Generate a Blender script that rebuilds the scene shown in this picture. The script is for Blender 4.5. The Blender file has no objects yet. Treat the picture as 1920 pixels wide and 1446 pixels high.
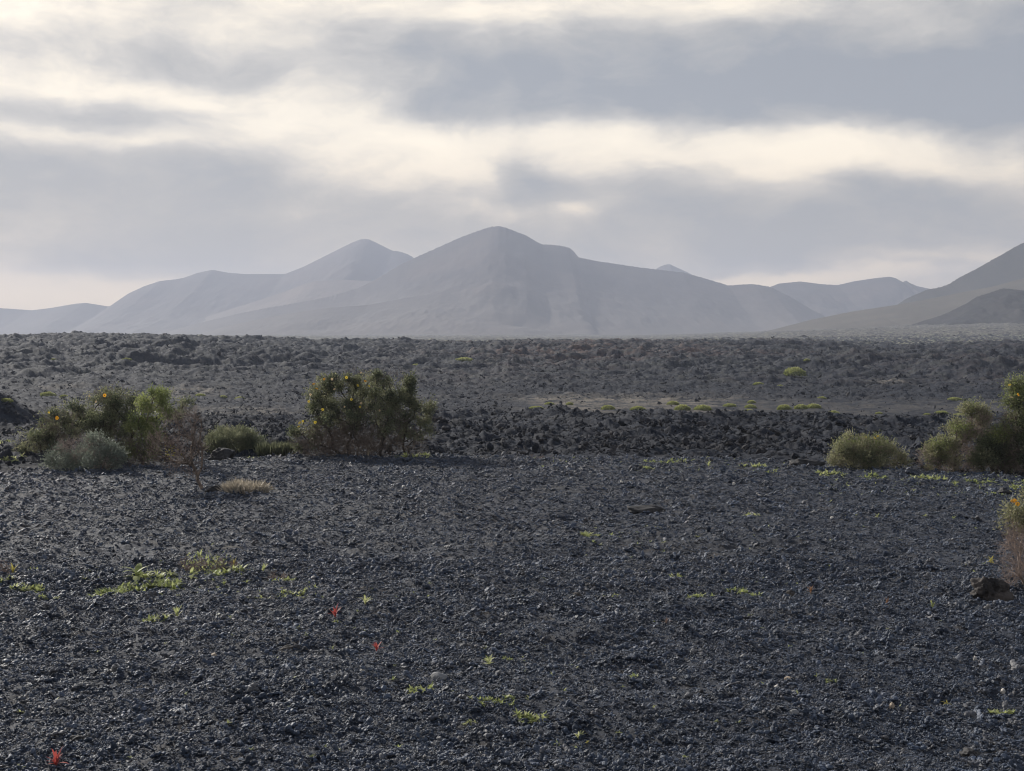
import bpy, math, random
import numpy as np
from mathutils import Vector, Euler, noise as mnoise

sc = bpy.context.scene
COL = sc.collection
D2R = math.radians

# ------------------------------------------------------------------ camera numbers
F = 2637.0            # focal length in photo pixels (1920 wide)
HOR = 636.0           # row of the horizon
EYE = 2.4
TH = -math.atan((723.0 - HOR) / F)

def ray(px, py):
    a = (px - 960.0) / F
    b = (723.0 - py) / F
    fx, fy, fz = a, math.cos(TH) - b * math.sin(TH), math.sin(TH) + b * math.cos(TH)
    return fx, fy, fz

# ------------------------------------------------------------------ numpy noise
_rs = np.random.RandomState(7)
_PERM = _rs.permutation(65536).astype(np.int64)
_GA = _rs.rand(65536) * 2 * np.pi
_GX, _GY = np.cos(_GA), np.sin(_GA)

def _h(ix, iy, seed):
    return _PERM[(_PERM[(ix + seed * 131) & 65535] + iy) & 65535]

def perlin(x, y, seed=0):
    x0 = np.floor(x); y0 = np.floor(y)
    ix = x0.astype(np.int64); iy = y0.astype(np.int64)
    fx = x - x0; fy = y - y0
    u = fx * fx * fx * (fx * (fx * 6 - 15) + 10); v = fy * fy * fy * (fy * (fy * 6 - 15) + 10)
    def g(dx, dy):
        k = _h(ix + dx, iy + dy, seed)
        return _GX[k] * (fx - dx) + _GY[k] * (fy - dy)
    a = g(0, 0); b = g(1, 0); c = g(0, 1); d = g(1, 1)
    return ((a * (1 - u) + b * u) * (1 - v) + (c * (1 - u) + d * u) * v) * 1.4

def fbm(x, y, oct=4, seed=0, gain=0.5, lac=2.03):
    s = 0; a = 1.0
    for k in range(oct):
        s = s + a * perlin(x, y, seed + k * 17); x = x * lac + 3.1; y = y * lac + 1.7; a *= gain
    return s

def ridged(x, y, oct=4, seed=0, gain=0.55, lac=2.1):
    s = 0; a = 1.0
    for k in range(oct):
        s = s + a * (1 - 2.2 * np.abs(perlin(x, y, seed + k * 17))); x = x * lac + 5.3; y = y * lac + 2.9; a *= gain
    return s

def worley(x, y, seed=0):
    """distance to the nearest and second nearest jittered point, and the cell's random value"""
    ix = np.floor(x).astype(np.int64); iy = np.floor(y).astype(np.int64)
    f1 = np.full(x.shape, 9.0); f2 = np.full(x.shape, 9.0); val = np.zeros(x.shape)
    for dx in (-1, 0, 1):
        for dy in (-1, 0, 1):
            k = _h(ix + dx, iy + dy, seed); k2 = _PERM[k]
            px = ix + dx + k / 65536.0; py = iy + dy + k2 / 65536.0
            d = np.hypot(px - x, py - y)
            m = d < f1
            f2 = np.where(m, f1, np.minimum(f2, d)); val = np.where(m, _PERM[k2] / 65536.0, val); f1 = np.where(m, d, f1)
    return f1, f2, val

def sstep(a, b, x):
    t = np.clip((x - a) / (b - a), 0, 1)
    return t * t * (3 - 2 * t)

# ------------------------------------------------------------------ terrain
def edge_r(px):      # where the gravel field ends, by photo column
    return np.interp(px, [-2000, 0, 400, 560, 900, 1500, 1920, 4000], [25.5, 26.5, 28.3, 29.2, 28.8, 28.2, 25.8, 24.0])

KR = np.array([0, 28.9, 31.5, 36, 45, 62, 68, 86, 125, 150, 200, 260, 300, 340, 420, 600, 1000, 1500, 2500, 9000.])
KZ = np.array([0, 0, -.10, -.26, -.60, -1.08, -1.4, -2.75, -2.75, -2.2, -.9, .3, .85, .95, .6, .6, 3.0, 6.0, 8.0, 8.0])

def bump(x, y, px, dist, h, sx, sy):
    cx = (px - 960) / F * dist
    return h * np.exp(-((x - cx) / sx) ** 2 - ((y - dist) / sy) ** 2)

def H_base(x, y):
    r = np.hypot(x, y)
    px = 960 + F * x / np.maximum(y, 1.0)
    z = np.interp(r, KR, KZ)
    # smooth the kinks of the profile
    z = .5 * z + .25 * np.interp(r * .985, KR, KZ) + .25 * np.interp(r * 1.015, KR, KZ)
    z = np.where(r < 24, 0, z)
    ff = sstep(120, 240, r)
    z = z + ff * (1 - sstep(420, 700, r)) * (1.5 * np.exp(-((px - 210) / 260.0) ** 2) - .9 * sstep(1450, 1700, px) * sstep(180, 300, r) * (1 - sstep(300, 500, r))
                                      + 1.6 * fbm(x / 45.0, y / 45.0, 3, 3) * .5)
    z = z + bump(x, y, -30, 55, 1.7, 1.5, 2.2)
    z = z + bump(x, y, 1590, 185, 1.3, 5, 9) + bump(x, y, 1800, 165, 1.2, 5, 8)
    z = z + bump(x, y, 1645, 42, .42, .95, 1.2) + bump(x, y, 1560, 40, .2, .8, 1.2)
    z = z + bump(x, y, 1160, 52, .3, 1.2, 2) + bump(x, y, 1250, 46, .25, .9, 1.5) + bump(x, y, 1030, 60, .25, 1.4, 2)
    # pale lava plain rising on the right towards the hill foot
    z = z + sstep(1150, 2000, px) * sstep(450, 1150, r) * 13.0
    z = z + sstep(500, 900, r) * (1 - sstep(1500, 2500, r)) * 1.6 * fbm(x / 120.0, y / 120.0, 4, 5)
    return z

def field_disp(x, y):
    w1, w2, v = worley(x * 3.2, y * 3.2, 11)
    clod = np.clip(.62 - w1, 0, 1) * (v - .25)
    w3, w4, v3 = worley(x * 9.0 + 7, y * 9.0, 12)
    small = np.clip(.6 - w3, 0, 1) * v3
    patch = np.clip(.5 + .8 * fbm(x * .5, y * .8, 3, 21), 0, 1)
    z = .050 * fbm(x * .45, y * .7, 3, 20) + .034 * fbm(x * 1.7, y * 2.1, 3, 22)
    z = z + .105 * clod * patch + .028 * small + .010 * fbm(x * 11, y * 11, 3, 23) + .005 * perlin(x * 42, y * 42, 24)
    # shallow furrows ploughed across the field
    z = z + .014 * np.sin(y * 5.1 + 2.2 * perlin(x * .25, y * .25, 25) + .12 * x) * (.6 + .4 * perlin(x * .4, y * .4, 26))
    return z

def lava_disp(x, y):
    r = np.hypot(x, y); px = 960 + F * x / np.maximum(y, 1.0)
    e = edge_r(px)
    amp = sstep(e - .5, e + 4, r) * .8 + .2
    strip = sstep(86, 94, r) * (1 - sstep(112, 128, r)) * sstep(850, 1000, px)
    amp = amp * (1 - .6 * strip)
    near = sstep(31, 40, r) * (1 - sstep(75, 90, r))
    wx = x + .35 * perlin(x * .9, y * .9, 31); wy = y + .35 * perlin(x * .9 + 9, y * .9, 32)
    w1, w2, v = worley(wx * 1.5, wy * 1.5, 33)
    blocks = np.clip(.75 - w1, 0, 1) * (v ** 1.5)
    w3, w4, v3 = worley(wx * 4.5, wy * 4.5, 34)
    blocks2 = np.clip(.7 - w3, 0, 1) * v3
    z = .20 * fbm(wx * .28, wy * .28, 3, 35) + .30 * blocks + .13 * blocks2
    z = z + .07 * ridged(wx * 1.1, wy * 1.1, 4, 36) * (.5 + .5 * perlin(x * .3, y * .3, 37)) + .03 * fbm(x * 7, y * 7, 2, 38)
    far = sstep(110, 200, r) * (1 - .5 * sstep(500, 900, r))
    w5, w6, v5 = worley(x * .34 + .4 * perlin(x * .3, y * .3, 43), y * .26, 39)
    z = z + far * (.85 * np.clip(.75 - w5, 0, 1) * v5 ** 2 + .42 * ridged(x * .20, y * .14, 5, 40) - .25 + .35 * fbm(x * .06, y * .06, 3, 41) + .55 * ridged(x * .045, y * .13, 4, 44) - .3 + .45 * fbm(x * .09, y * .16, 3, 45))
    z = z + near * .34 * fbm(x * .13, y * .17, 3, 46)
    return z * amp - .05

def Zfield(x, y):
    x = np.asarray(x, float); y = np.asarray(y, float)
    return H_base(x, y) + field_disp(x, y)

def Zlava(x, y):
    x = np.asarray(x, float); y = np.asarray(y, float)
    return H_base(x, y) + lava_disp(x, y)

def Zground(x, y):
    x = np.asarray(x, float); y = np.asarray(y, float)
    r = np.hypot(x, y); px = 960 + F * x / np.maximum(y, 1.0)
    return np.where(r < edge_r(px), Zfield(x, y), Zlava(x, y))

def hit(px, py, base=True):
    fx, fy, fz = ray(px, py)
    t = np.concatenate([np.arange(6, 140, .02), np.arange(140, 900, .2)])
    X = fx * t; Y = fy * t
    h = H_base(X, Y)
    below = (EYE + fz * t) <= h
    i = int(np.argmax(below)) if below.any() else len(t) - 1
    x, y = float(X[i]), float(Y[i])
    return x, y, float(Zground(x, y))

# ------------------------------------------------------------------ mesh + tagging helpers
def mk(name, V, faces, mat, parent=None, smooth=False, attrs=None):
    V = np.ascontiguousarray(V, dtype=np.float32)
    me = bpy.data.meshes.new(name)
    me.vertices.add(len(V)); me.vertices.foreach_set('co', V.ravel())
    if not isinstance(faces, list): faces = [faces]
    faces = [np.ascontiguousarray(f, dtype=np.int32) for f in faces if len(f)]
    nl = sum(f.size for f in faces); nf = sum(len(f) for f in faces)
    me.loops.add(nl); me.polygons.add(nf)
    me.loops.foreach_set('vertex_index', np.concatenate([f.ravel() for f in faces]))
    tot = np.concatenate([np.full(len(f), f.shape[1], np.int32) for f in faces])
    st = np.concatenate([[0], np.cumsum(tot)[:-1]]).astype(np.int32)
    me.polygons.foreach_set('loop_start', st)
    if smooth: me.polygons.foreach_set('use_smooth', np.ones(nf, bool))
    if attrs:
        for k, a in attrs.items():
            at = me.attributes.new(k, 'FLOAT', 'POINT'); at.data.foreach_set('value', np.ascontiguousarray(a, dtype=np.float32))
    me.update(calc_edges=True); me.validate()
    for m in (mat if isinstance(mat, (list, tuple)) else [mat]):
        me.materials.append(m)
    o = bpy.data.objects.new(name, me); COL.objects.link(o)
    if parent is not None: o.parent = parent
    return o

def tag(o, label=None, cat=None, group=None, kind=None):
    if label: o['label'] = label
    if cat: o['category'] = cat
    if group: o['group'] = group
    if kind: o['kind'] = kind
    return o

def thing(name, loc, label, cat, group=None):
    e = bpy.data.objects.new(name, None); COL.objects.link(e)
    e.location = loc; e.empty_display_size = .2
    return tag(e, label, cat, group)

# ------------------------------------------------------------------ materials
def newmat(name):
    m = bpy.data.materials.new(name); m.use_nodes = True
    nt = m.node_tree; nt.nodes.clear()
    out = nt.nodes.new('ShaderNodeOutputMaterial')
    return m, nt, out

class N:
    """tiny node builder"""
    def __init__(s, nt): s.nt = nt
    def n(s, t, **kw):
        nd = s.nt.nodes.new(t)
        for k, v in kw.items(): setattr(nd, k, v)
        return nd
    def put(s, sock, v):
        if hasattr(v, 'is_output') or isinstance(v, bpy.types.NodeSocket): s.nt.links.new(v, sock)
        elif v is not None: sock.default_value = v
    def math(s, op, a, b=None, c=None, clamp=False):
        nd = s.n('ShaderNodeMath', operation=op, use_clamp=clamp)
        s.put(nd.inputs[0], a); s.put(nd.inputs[1], b)
        if c is not None: s.put(nd.inputs[2], c)
        return nd.outputs[0]
    def vmath(s, op, a, b=None, c=None):
        nd = s.n('ShaderNodeVectorMath', operation=op)
        s.put(nd.inputs[0], a)
        if b is not None: s.put(nd.inputs[1], b)
        if c is not None: s.put(nd.inputs[2], c)
        return nd.outputs['Value'] if op in ('LENGTH', 'DOT_PRODUCT') else nd.outputs[0]
    def mix(s, f, a, b):
        nd = s.n('ShaderNodeMix', data_type='RGBA')
        s.put(nd.inputs['Factor'], f)
        s.put(nd.inputs[6], a if not isinstance(a, tuple) else (*a[:3], 1)); s.put(nd.inputs[7], b if not isinstance(b, tuple) else (*b[:3], 1))
        return nd.outputs[2]
    def noise(s, vec, scale, detail=4, rough=.55, out='Fac', dist=0):
        nd = s.n('ShaderNodeTexNoise'); s.put(nd.inputs['Vector'], vec)
        nd.inputs['Scale'].default_value = scale; nd.inputs['Detail'].default_value = detail
        nd.inputs['Roughness'].default_value = rough; nd.inputs['Distortion'].default_value = dist
        return nd.outputs[out]
    def rng(s, v, a, b, c=0., d=1., typ='SMOOTHSTEP'):
        nd = s.n('ShaderNodeMapRange', interpolation_type=typ); s.put(nd.inputs[0], v)
        for i, q in enumerate((a, b, c, d)): s.put(nd.inputs[1 + i], q)
        return nd.outputs[0]
    def ramp(s, f, stops):
        nd = s.n('ShaderNodeValToRGB'); s.put(nd.inputs[0], f)
        cr = nd.color_ramp
        while len(cr.elements) < len(stops): cr.elements.new(.5)
        for e, (p, c) in zip(cr.elements, stops): e.position = p; e.color = (*c, 1)
        return nd.outputs[0]
    def attr(s, name, typ='GEOMETRY'):
        nd = s.n('ShaderNodeAttribute'); nd.attribute_name = name; nd.attribute_type = typ; return nd.outputs['Fac']
    def pos(s): return s.n('ShaderNodeNewGeometry').outputs['Position']
    def bsdf(s, col, rough, spec=.5, normal=None):
        nd = s.n('ShaderNodeBsdfPrincipled')
        s.put(nd.inputs['Base Color'], col if not isinstance(col, tuple) else (*col, 1)); s.put(nd.inputs['Roughness'], rough)
        s.put(nd.inputs['Specular IOR Level'], spec)
        if normal is not None: s.put(nd.inputs['Normal'], normal)
        return nd.outputs[0]
    def bump(s, h, strength, dist):
        nd = s.n('ShaderNodeBump'); s.put(nd.inputs['Height'], h); nd.inputs['Strength'].default_value = strength; nd.inputs['Distance'].default_value = dist
        return nd.outputs[0]

def leaf_mat(name, cols, trans=.35, rough=.5, spec=.3):
    m, nt, out = newmat(name); b = N(nt)
    rnd = b.n('ShaderNodeNewGeometry').outputs['Random Per Island']
    rnd = b.math('ADD', b.math('MULTIPLY', rnd, .45), b.math('MULTIPLY', b.attr('tone'), .55))
    c = b.ramp(rnd, [(i / max(1, len(cols) - 1), q) for i, q in enumerate(cols)])
    p = b.bsdf(c, rough, spec)
    t = b.n('ShaderNodeBsdfTranslucent'); nt.links.new(c, t.inputs[0])
    mx = b.n('ShaderNodeMixShader'); mx.inputs[0].default_value = trans
    nt.links.new(p, mx.inputs[1]); nt.links.new(t.outputs[0], mx.inputs[2]); nt.links.new(mx.outputs[0], out.inputs[0])
    return m

def gravel_material():
    m, nt, out = newmat('black_gravel'); b = N(nt); P = b.pos()
    big = b.noise(P, .35, 4, .6); mid = b.noise(P, 2.6, 4, .6); fine = b.noise(P, 26, 3, .6)
    c = b.mix(b.rng(fine, .3, .75), (.012, .016, .026), (.042, .053, .078))
    c = b.mix(b.rng(mid, .52, .74), c, (.040, .034, .030))
    c = b.mix(b.math('MULTIPLY', b.rng(big, .5, .72), .45), c, (.040, .036, .032))
    speck = b.noise(P, 60, 2, .5)
    c = b.mix(b.math('MULTIPLY', b.rng(speck, .68, .74), .6), c, (.20, .18, .15))
    nrm = b.bump(b.noise(P, 60, 5, .75), 1.0, .02)
    nt.links.new(b.bsdf(c, .68, .2, nrm), out.inputs[0])
    return m

def pebble_material():
    m, nt, out = newmat('lapilli'); b = N(nt)
    rnd = b.attr('tone', 'INSTANCER')
    P = b.pos()
    c = b.ramp(rnd, [(0, (.012, .017, .027)), (.36, (.044, .061, .094)), (.68, (.078, .101, .148)), (.88, (.115, .113, .118)), (.96, (.13, .127, .128)), (1, (.36, .34, .31))])
    c = b.mix(b.rng(b.noise(P, 40, 3, .6), .35, .7), c, b.mix(.5, c, (.046, .060, .088)))
    nt.links.new(b.bsdf(c, .50, .30, b.bump(b.noise(P, 120, 3, .7), .6, .006)), out.inputs[0])
    return m

def lava_material():
    m, nt, out = newmat('aa_lava'); b = N(nt); P = b.pos()
    n1 = b.noise(P, .05, 4, .6); n2 = b.noise(P, .6, 5, .65); n3 = b.noise(P, 4.0, 4, .65)
    c = b.mix(b.rng(n3, .35, .7), (.009, .012, .020), (.029, .035, .048))
    c = b.mix(b.math('MULTIPLY', b.rng(n2, .5, .7), .6), c, (.034, .031, .032))
    c = b.mix(b.math('MULTIPLY', b.attr('red'), b.rng(n2, .4, .65)), c, (.085, .052, .045))
    st = b.noise(b.vmath('MULTIPLY', P, (.55, .28, .8)), 1.0, 6, .72)
    c = b.mix(b.math('MULTIPLY', b.rng(st, .56, .70), .45), c, (.064, .067, .076))
    c = b.mix(b.math('MULTIPLY', b.rng(st, .50, .36), .5), c, (.012, .013, .016))
    pale = b.math('MULTIPLY', b.attr('pale'), b.rng(b.math('ADD', b.math('MULTIPLY', n2, .5), b.math('MULTIPLY', st, .5)), .42, .56))
    c = b.mix(pale, c, b.mix(b.rng(n3, .4, .6), (.21, .18, .155), (.12, .112, .085)))
    lich = b.math('MULTIPLY', b.attr('lichen'), b.rng(b.noise(P, .45, 4, .7), .48, .62))
    c = b.mix(lich, c, b.mix(n1, (.17, .18, .10), (.22, .21, .19)))
    nrm = b.bump(b.noise(P, 5.0, 5, .7), .8, .10)
    nt.links.new(b.bsdf(c, .85, .15, nrm), out.inputs[0])
    return m

def hill_material(name, low, high, tint, scale=.01, foot_haze=.65):
    m, nt, out = newmat(name); b = N(nt); P = b.pos()
    n1 = b.noise(P, scale, 5, .6); n2 = b.noise(P, scale * 9, 5, .65); n3 = b.noise(P, scale * 40, 3, .6)
    c = b.mix(b.rng(n1, .35, .65), low, high)
    c = b.mix(b.math('MULTIPLY', b.rng(n2, .5, .7), .6), c, tint)
    c = b.mix(b.math('MULTIPLY', b.rng(n3, .58, .68), .5), c, (.035, .04, .025))
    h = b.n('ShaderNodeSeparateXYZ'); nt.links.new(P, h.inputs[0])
    haze_h = b.math('ADD', h.outputs[2], b.math('MULTIPLY', b.math('SUBTRACT', n2, .5), 60.0))
    c = b.mix(b.rng(haze_h, 15, 100, foot_haze, 0), c, (.17, .15, .13))  # paler towards the foot: low haze painted into the slope colour
    nt.links.new(b.bsdf(c, .9, .1), out.inputs[0])
    return m

def rock_mat(name, a, c2, rough=.7, scale=8):
    m, nt, out = newmat(name); b = N(nt)
    tc = b.n('ShaderNodeTexCoord').outputs['Object']
    n = b.noise(tc, scale, 5, .65)
    c = b.mix(b.rng(n, .35, .68), a, c2)
    nt.links.new(b.bsdf(c, rough, .4, b.bump(b.noise(tc, scale * 4, 4, .7), .6, .02)), out.inputs[0])
    return m

def bark_mat(name, a, c2):
    m, nt, out = newmat(name); b = N(nt)
    rnd = b.n('ShaderNodeNewGeometry').outputs['Random Per Island']
    c = b.mix(rnd, a, c2)
    nt.links.new(b.bsdf(c, .8, .2), out.inputs[0])
    return m

M = {}
M['gravel'] = gravel_material(); M['lapilli'] = pebble_material(); M['lava'] = lava_material()
M['dark_leaf'] = leaf_mat('dark_green_leaf', [(.045, .058, .036), (.12, .14, .078), (.23, .24, .135), (.36, .35, .22)], .5)
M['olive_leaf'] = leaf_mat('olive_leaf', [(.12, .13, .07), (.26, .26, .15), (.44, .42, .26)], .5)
M['bright_leaf'] = leaf_mat('bright_green_leaf', [(.10, .13, .05), (.22, .26, .09), (.42, .43, .18)], .5)
M['silver_leaf'] = leaf_mat('silver_green_leaf', [(.09, .105, .085), (.22, .25, .20), (.38, .41, .33)], .4)
M['tuft_leaf'] = leaf_mat('grey_green_leaf', [(.11, .13, .08), (.22, .235, .14), (.36, .35, .23)], .45)
M['spurge'] = leaf_mat('spurge_leaf', [(.16, .19, .06), (.30, .33, .11), (.46, .46, .20)], .4)
M['weed'] = leaf_mat('weed_leaf', [(.22, .27, .095), (.37, .41, .16), (.58, .58, .32)], .5)
M['yellow_weed'] = leaf_mat('yellowed_weed_leaf', [(.35, .33, .08), (.50, .42, .10)], .45)
M['red_leaf'] = leaf_mat('red_leaf', [(.42, .08, .07), (.55, .12, .10), (.60, .22, .17)], .45)
M['orange_leaf'] = leaf_mat('orange_leaf', [(.24, .13, .07), (.32, .18, .10), (.36, .26, .16)], .4)
M['dry_grass'] = leaf_mat('dry_grass', [(.50, .45, .36), (.70, .63, .52), (.42, .37, .30)], .4)
M['dry_stem'] = leaf_mat('dry_stem', [(.17, .12, .10), (.25, .18, .15), (.13, .10, .085)], .2)
M['twig'] = bark_mat('brown_twig', (.10, .078, .062), (.23, .18, .145))
M['bark'] = bark_mat('dark_bark', (.030, .024, .020), (.060, .046, .038))
M['pale_twig'] = bark_mat('pale_dry_twig', (.20, .155, .13), (.44, .35, .30))
M['petal'] = leaf_mat('orange_petal', [(.85, .38, .02), (.90, .50, .03)], .4)
M['yellow_petal'] = leaf_mat('yellow_petal', [(.85, .62, .05), (.85, .70, .12)], .4)
M['pink_petal'] = leaf_mat('pale_petal', [(.80, .60, .35), (.82, .70, .45)], .4)
M['disc'] = rock_mat('flower_disc', (.35, .16, .02), (.5, .25, .03))
M['rock'] = rock_mat('brown_black_lava_rock', (.014, .012, .012), (.085, .072, .063), .8, 6)
M['black_rock'] = rock_mat('black_lava_rock', (.016, .016, .018), (.048, .046, .046), .75, 6)
M['grey_stone'] = rock_mat('grey_stone', (.16, .165, .17), (.24, .24, .24), .7, 14)
M['tan_stone'] = rock_mat('tan_stone', (.32, .25, .18), (.46, .38, .29), .7, 20)
M['white_stone'] = rock_mat('white_stone', (.50, .47, .42), (.66, .62, .56), .6, 20)

# ------------------------------------------------------------------ ground meshes
def polar(az0, az1, naz, radii, fn, px_edge=None):
    az = np.linspace(az0, az1, naz)
    A, R = np.meshgrid(az, radii)
    if px_edge is not None:
        E = edge_r(960 + F * np.tan(A)); R = px_edge(R, E)
    X = R * np.sin(A); Y = R * np.cos(A)
    Z = fn(X, Y)
    nr = len(radii)
    idx = np.arange(nr * naz).reshape(nr, naz)
    q = np.stack([idx[:-1, :-1], idx[:-1, 1:], idx[1:, 1:], idx[1:, :-1]], -1).reshape(-1, 4)[:, ::-1]
    return np.stack([X, Y, Z], -1).reshape(-1, 3), q, X, Y, R

# one coarse sheet under everything, out to the horizon
ang = np.linspace(0, 2 * np.pi, 97)[:-1]
rad = np.array([0.5, 6, 14, 24, 30, 45, 65, 90, 130, 200, 300, 450, 700, 1100, 1700, 2600, 3500, 4500.])
A, R = np.meshgrid(ang, rad); X = R * np.sin(A); Y = R * np.cos(A)
Z = np.interp(R, KR, KZ) - .35 - np.interp(R, [0, 30, 120, 600, 2000], [0, .4, 1.2, 2.5, 4])
ii = np.arange(R.size).reshape(R.shape); jj = np.roll(ii, -1, 1)
q = np.stack([ii[:-1], jj[:-1], jj[1:], ii[1:]], -1).reshape(-1, 4)[:, ::-1]
tag(mk('ground', np.stack([X, Y, Z], -1).reshape(-1, 3), q, M['lava'], attrs={'red': np.zeros(R.size), 'pale': np.zeros(R.size), 'lichen': np.zeros(R.size)}),
    'dark volcanic ground reaching out to the horizon under everything', 'ground', kind='structure')

# gravel field
s = np.concatenate([np.linspace(0, .26, 60, endpoint=False), .26 + .74 * np.linspace(0, 1, 760) ** 1.12])
def field_r(Rn, E): return 1.2 + (E - 1.2) * Rn
V, q, X, Y, R = polar(D2R(-31), D2R(31), 1250, s, Zfield, field_r)
tag(mk('gravel_field', V, q, M['gravel'], smooth=True), 'flat field of black volcanic gravel filling the foreground', 'field', kind='structure')

# lava
s = np.exp(np.linspace(0, math.log(680 / 25.0), 1200)) - 1
s = s / s[-1]
def lava_r(Rn, E): return (E - .35) + (700 - E) * Rn
V, q, X, Y, R = polar(D2R(-27), D2R(27), 1150, s, Zlava, lava_r)
PX = 960 + F * X / Y
PY = HOR + (EYE - V[:, 2].reshape(X.shape)) / Y * F
pn = fbm(X * .05, Y * .05, 3, 61)
pale = 1.15 * sstep(80, 90, R) * (1 - sstep(118, 132, R)) * sstep(900, 1050, PX + 120 * pn) * (1 - .75 * sstep(1250, 1500, PX + 150 * pn))
def ell(px, r, sx, sr): return np.exp(-((PX - px) / sx) ** 4 - ((R - r) / sr) ** 4)
pale = pale + .9 * ell(360, 132, 60, 6) + .8 * ell(110, 140, 60, 3) + .7 * ell(430, 100, 130, 6) + .5 * ell(110, 100, 60, 6) + .5 * ell(250, 105, 200, 5) + .7 * ell(1660, 150, 50, 2.5) + .4 * ell(700, 120, 180, 5)
pale = np.clip(pale * (.75 + .5 * pn), 0, 1)
red = np.clip(sstep(130, 180, R) * (.4 + fbm(X * .03, Y * .02, 3, 62)) * sstep(600, 1000, PX) * (1 - .6 * sstep(1300, 1600, PX)), 0, 1)
lichen = np.clip(sstep(320, 430, R) + .12 * sstep(120, 160, R), 0, 1)
tag(mk('lava_field', V, q, M['lava'], smooth=False, attrs={'pale': pale.ravel(), 'red': red.ravel(), 'lichen': lichen.ravel()}),
    'rough dark clinker lava field stretching behind the gravel field', 'lava field', kind='structure')

# pale plain farther back
s = np.linspace(0, 1, 320) ** 1.6
def plain_r(Rn, E): return 660 + 2200 * Rn
def Zplain(x, y):
    r = np.hypot(x, y)
    return H_base(x, y) + lava_disp(x, y) * (1 - sstep(1300, 2000, r)) * 1.3 - .1
V, q, X, Y, R = polar(D2R(-27), D2R(27), 900, s, Zplain, plain_r)
tag(mk('plain', V, q, M['lava'], attrs={'pale': np.full(X.size, .6), 'red': np.zeros(X.size), 'lichen': np.ones(X.size) * .9}),
    'pale lichen covered lava plain below the mountains', 'plain', kind='structure')

# ------------------------------------------------------------------ mountains
def mountain(name, pts, D, slope, mat, label, seed, rough=.05, wob=.05, back=.8, foot=0.0, cat='mountain', conc=1.5, crest=.4, bow=0.0):
    px = np.array([p[0] for p in pts], float); py = np.array([p[1] for p in pts], float)
    n = int((px[-1] - px[0]) / 2.2)
    U = np.linspace(px[0], px[-1], n); Yp = np.interp(U, px, py)
    k = np.exp(-np.linspace(-2.6, 2.6, 7) ** 2); k /= k.sum()
    Yp = np.convolve(np.pad(Yp, 3, mode='edge'), k, 'valid')
    Ys = Yp.copy()
    Yp = Yp - crest * (np.abs(fbm(U * .11, U * 0 + seed, 3, 70 + seed)) * 1.2 + 1.1 * np.clip(fbm(U * .33, U * 0 + seed, 2, 90), 0, 2))
    Dc = D * (1 + wob * perlin(U * .004, U * 0 + seed * 3.3, 71)) + bow * (U - px.mean())
    a = (U - 960) / F; bb = (723 - Yp) / F
    fy = math.cos(TH) - bb * math.sin(TH); fz = math.sin(TH) + bb * math.cos(TH)
    t = Dc / fy
    Xc = a * t; Zc = EYE + fz * t
    base = 2.0 + foot
    bs = (723 - Ys) / F; fys = math.cos(TH) - bs * math.sin(TH); fzs = math.sin(TH) + bs * math.cos(TH)
    hgt = np.maximum(EYE + fzs * Dc / fys - base, .5); jit = np.maximum(Zc - base, .5) - hgt
    nf, nb = 70, 18
    T = np.concatenate([np.linspace(1, 0, nf) ** 1.15, -np.linspace(0, 1, nb + 1)[1:]])     # 1 = foot, 0 = crest, <0 back side
    W = hgt / math.tan(D2R(slope)) * 1.0 + 40 + .25 * hgt.max()
    TT, HH = np.meshgrid(T, hgt, indexing='ij'); WW = np.broadcast_to(W, TT.shape); XX = np.broadcast_to(Xc, TT.shape); DD = np.broadcast_to(Dc, TT.shape)
    ff = np.where(TT >= 0, (1 - np.clip(TT, 0, 1)) ** conc, 1 - np.abs(TT) ** 1.1)
    Yg = DD - np.where(TT >= 0, TT * WW * 1.35, TT * WW * back)
    bell = np.clip(np.abs(TT) * (1 - np.abs(TT)) * 4, 0, 1)
    sc_ = hgt.max()
    g1 = ridged(XX / (sc_ * .55) + .25 * perlin(XX / sc_, Yg / sc_, 72 + seed), Yg / (sc_ * 1.9), 4, 73 + seed) - 1.0
    g2 = fbm(XX / (sc_ * .16), Yg / (sc_ * .3), 4, 75 + seed)
    ZZ = base + HH * ff + jit[None, :] * (1 - np.clip(np.abs(TT), 0, 1)) ** 14 + rough * HH * bell * (.12 * g1 + .35 * g2 + 1.5 * fbm(XX / (sc_ * 1.3), Yg / (sc_ * 1.6), 2, 78 + seed))
    ZZ = np.where(np.abs(TT) >= .999, base - 8, ZZ)
    nr, nc = TT.shape
    idx = np.arange(nr * nc).reshape(nr, nc)
    q = np.stack([idx[:-1, :-1], idx[:-1, 1:], idx[1:, 1:], idx[1:, :-1]], -1).reshape(-1, 4)
    o = mk(name, np.stack([XX, Yg, ZZ], -1).reshape(-1, 3), q, mat, smooth=True)
    return tag(o, label, cat, kind='structure')

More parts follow.
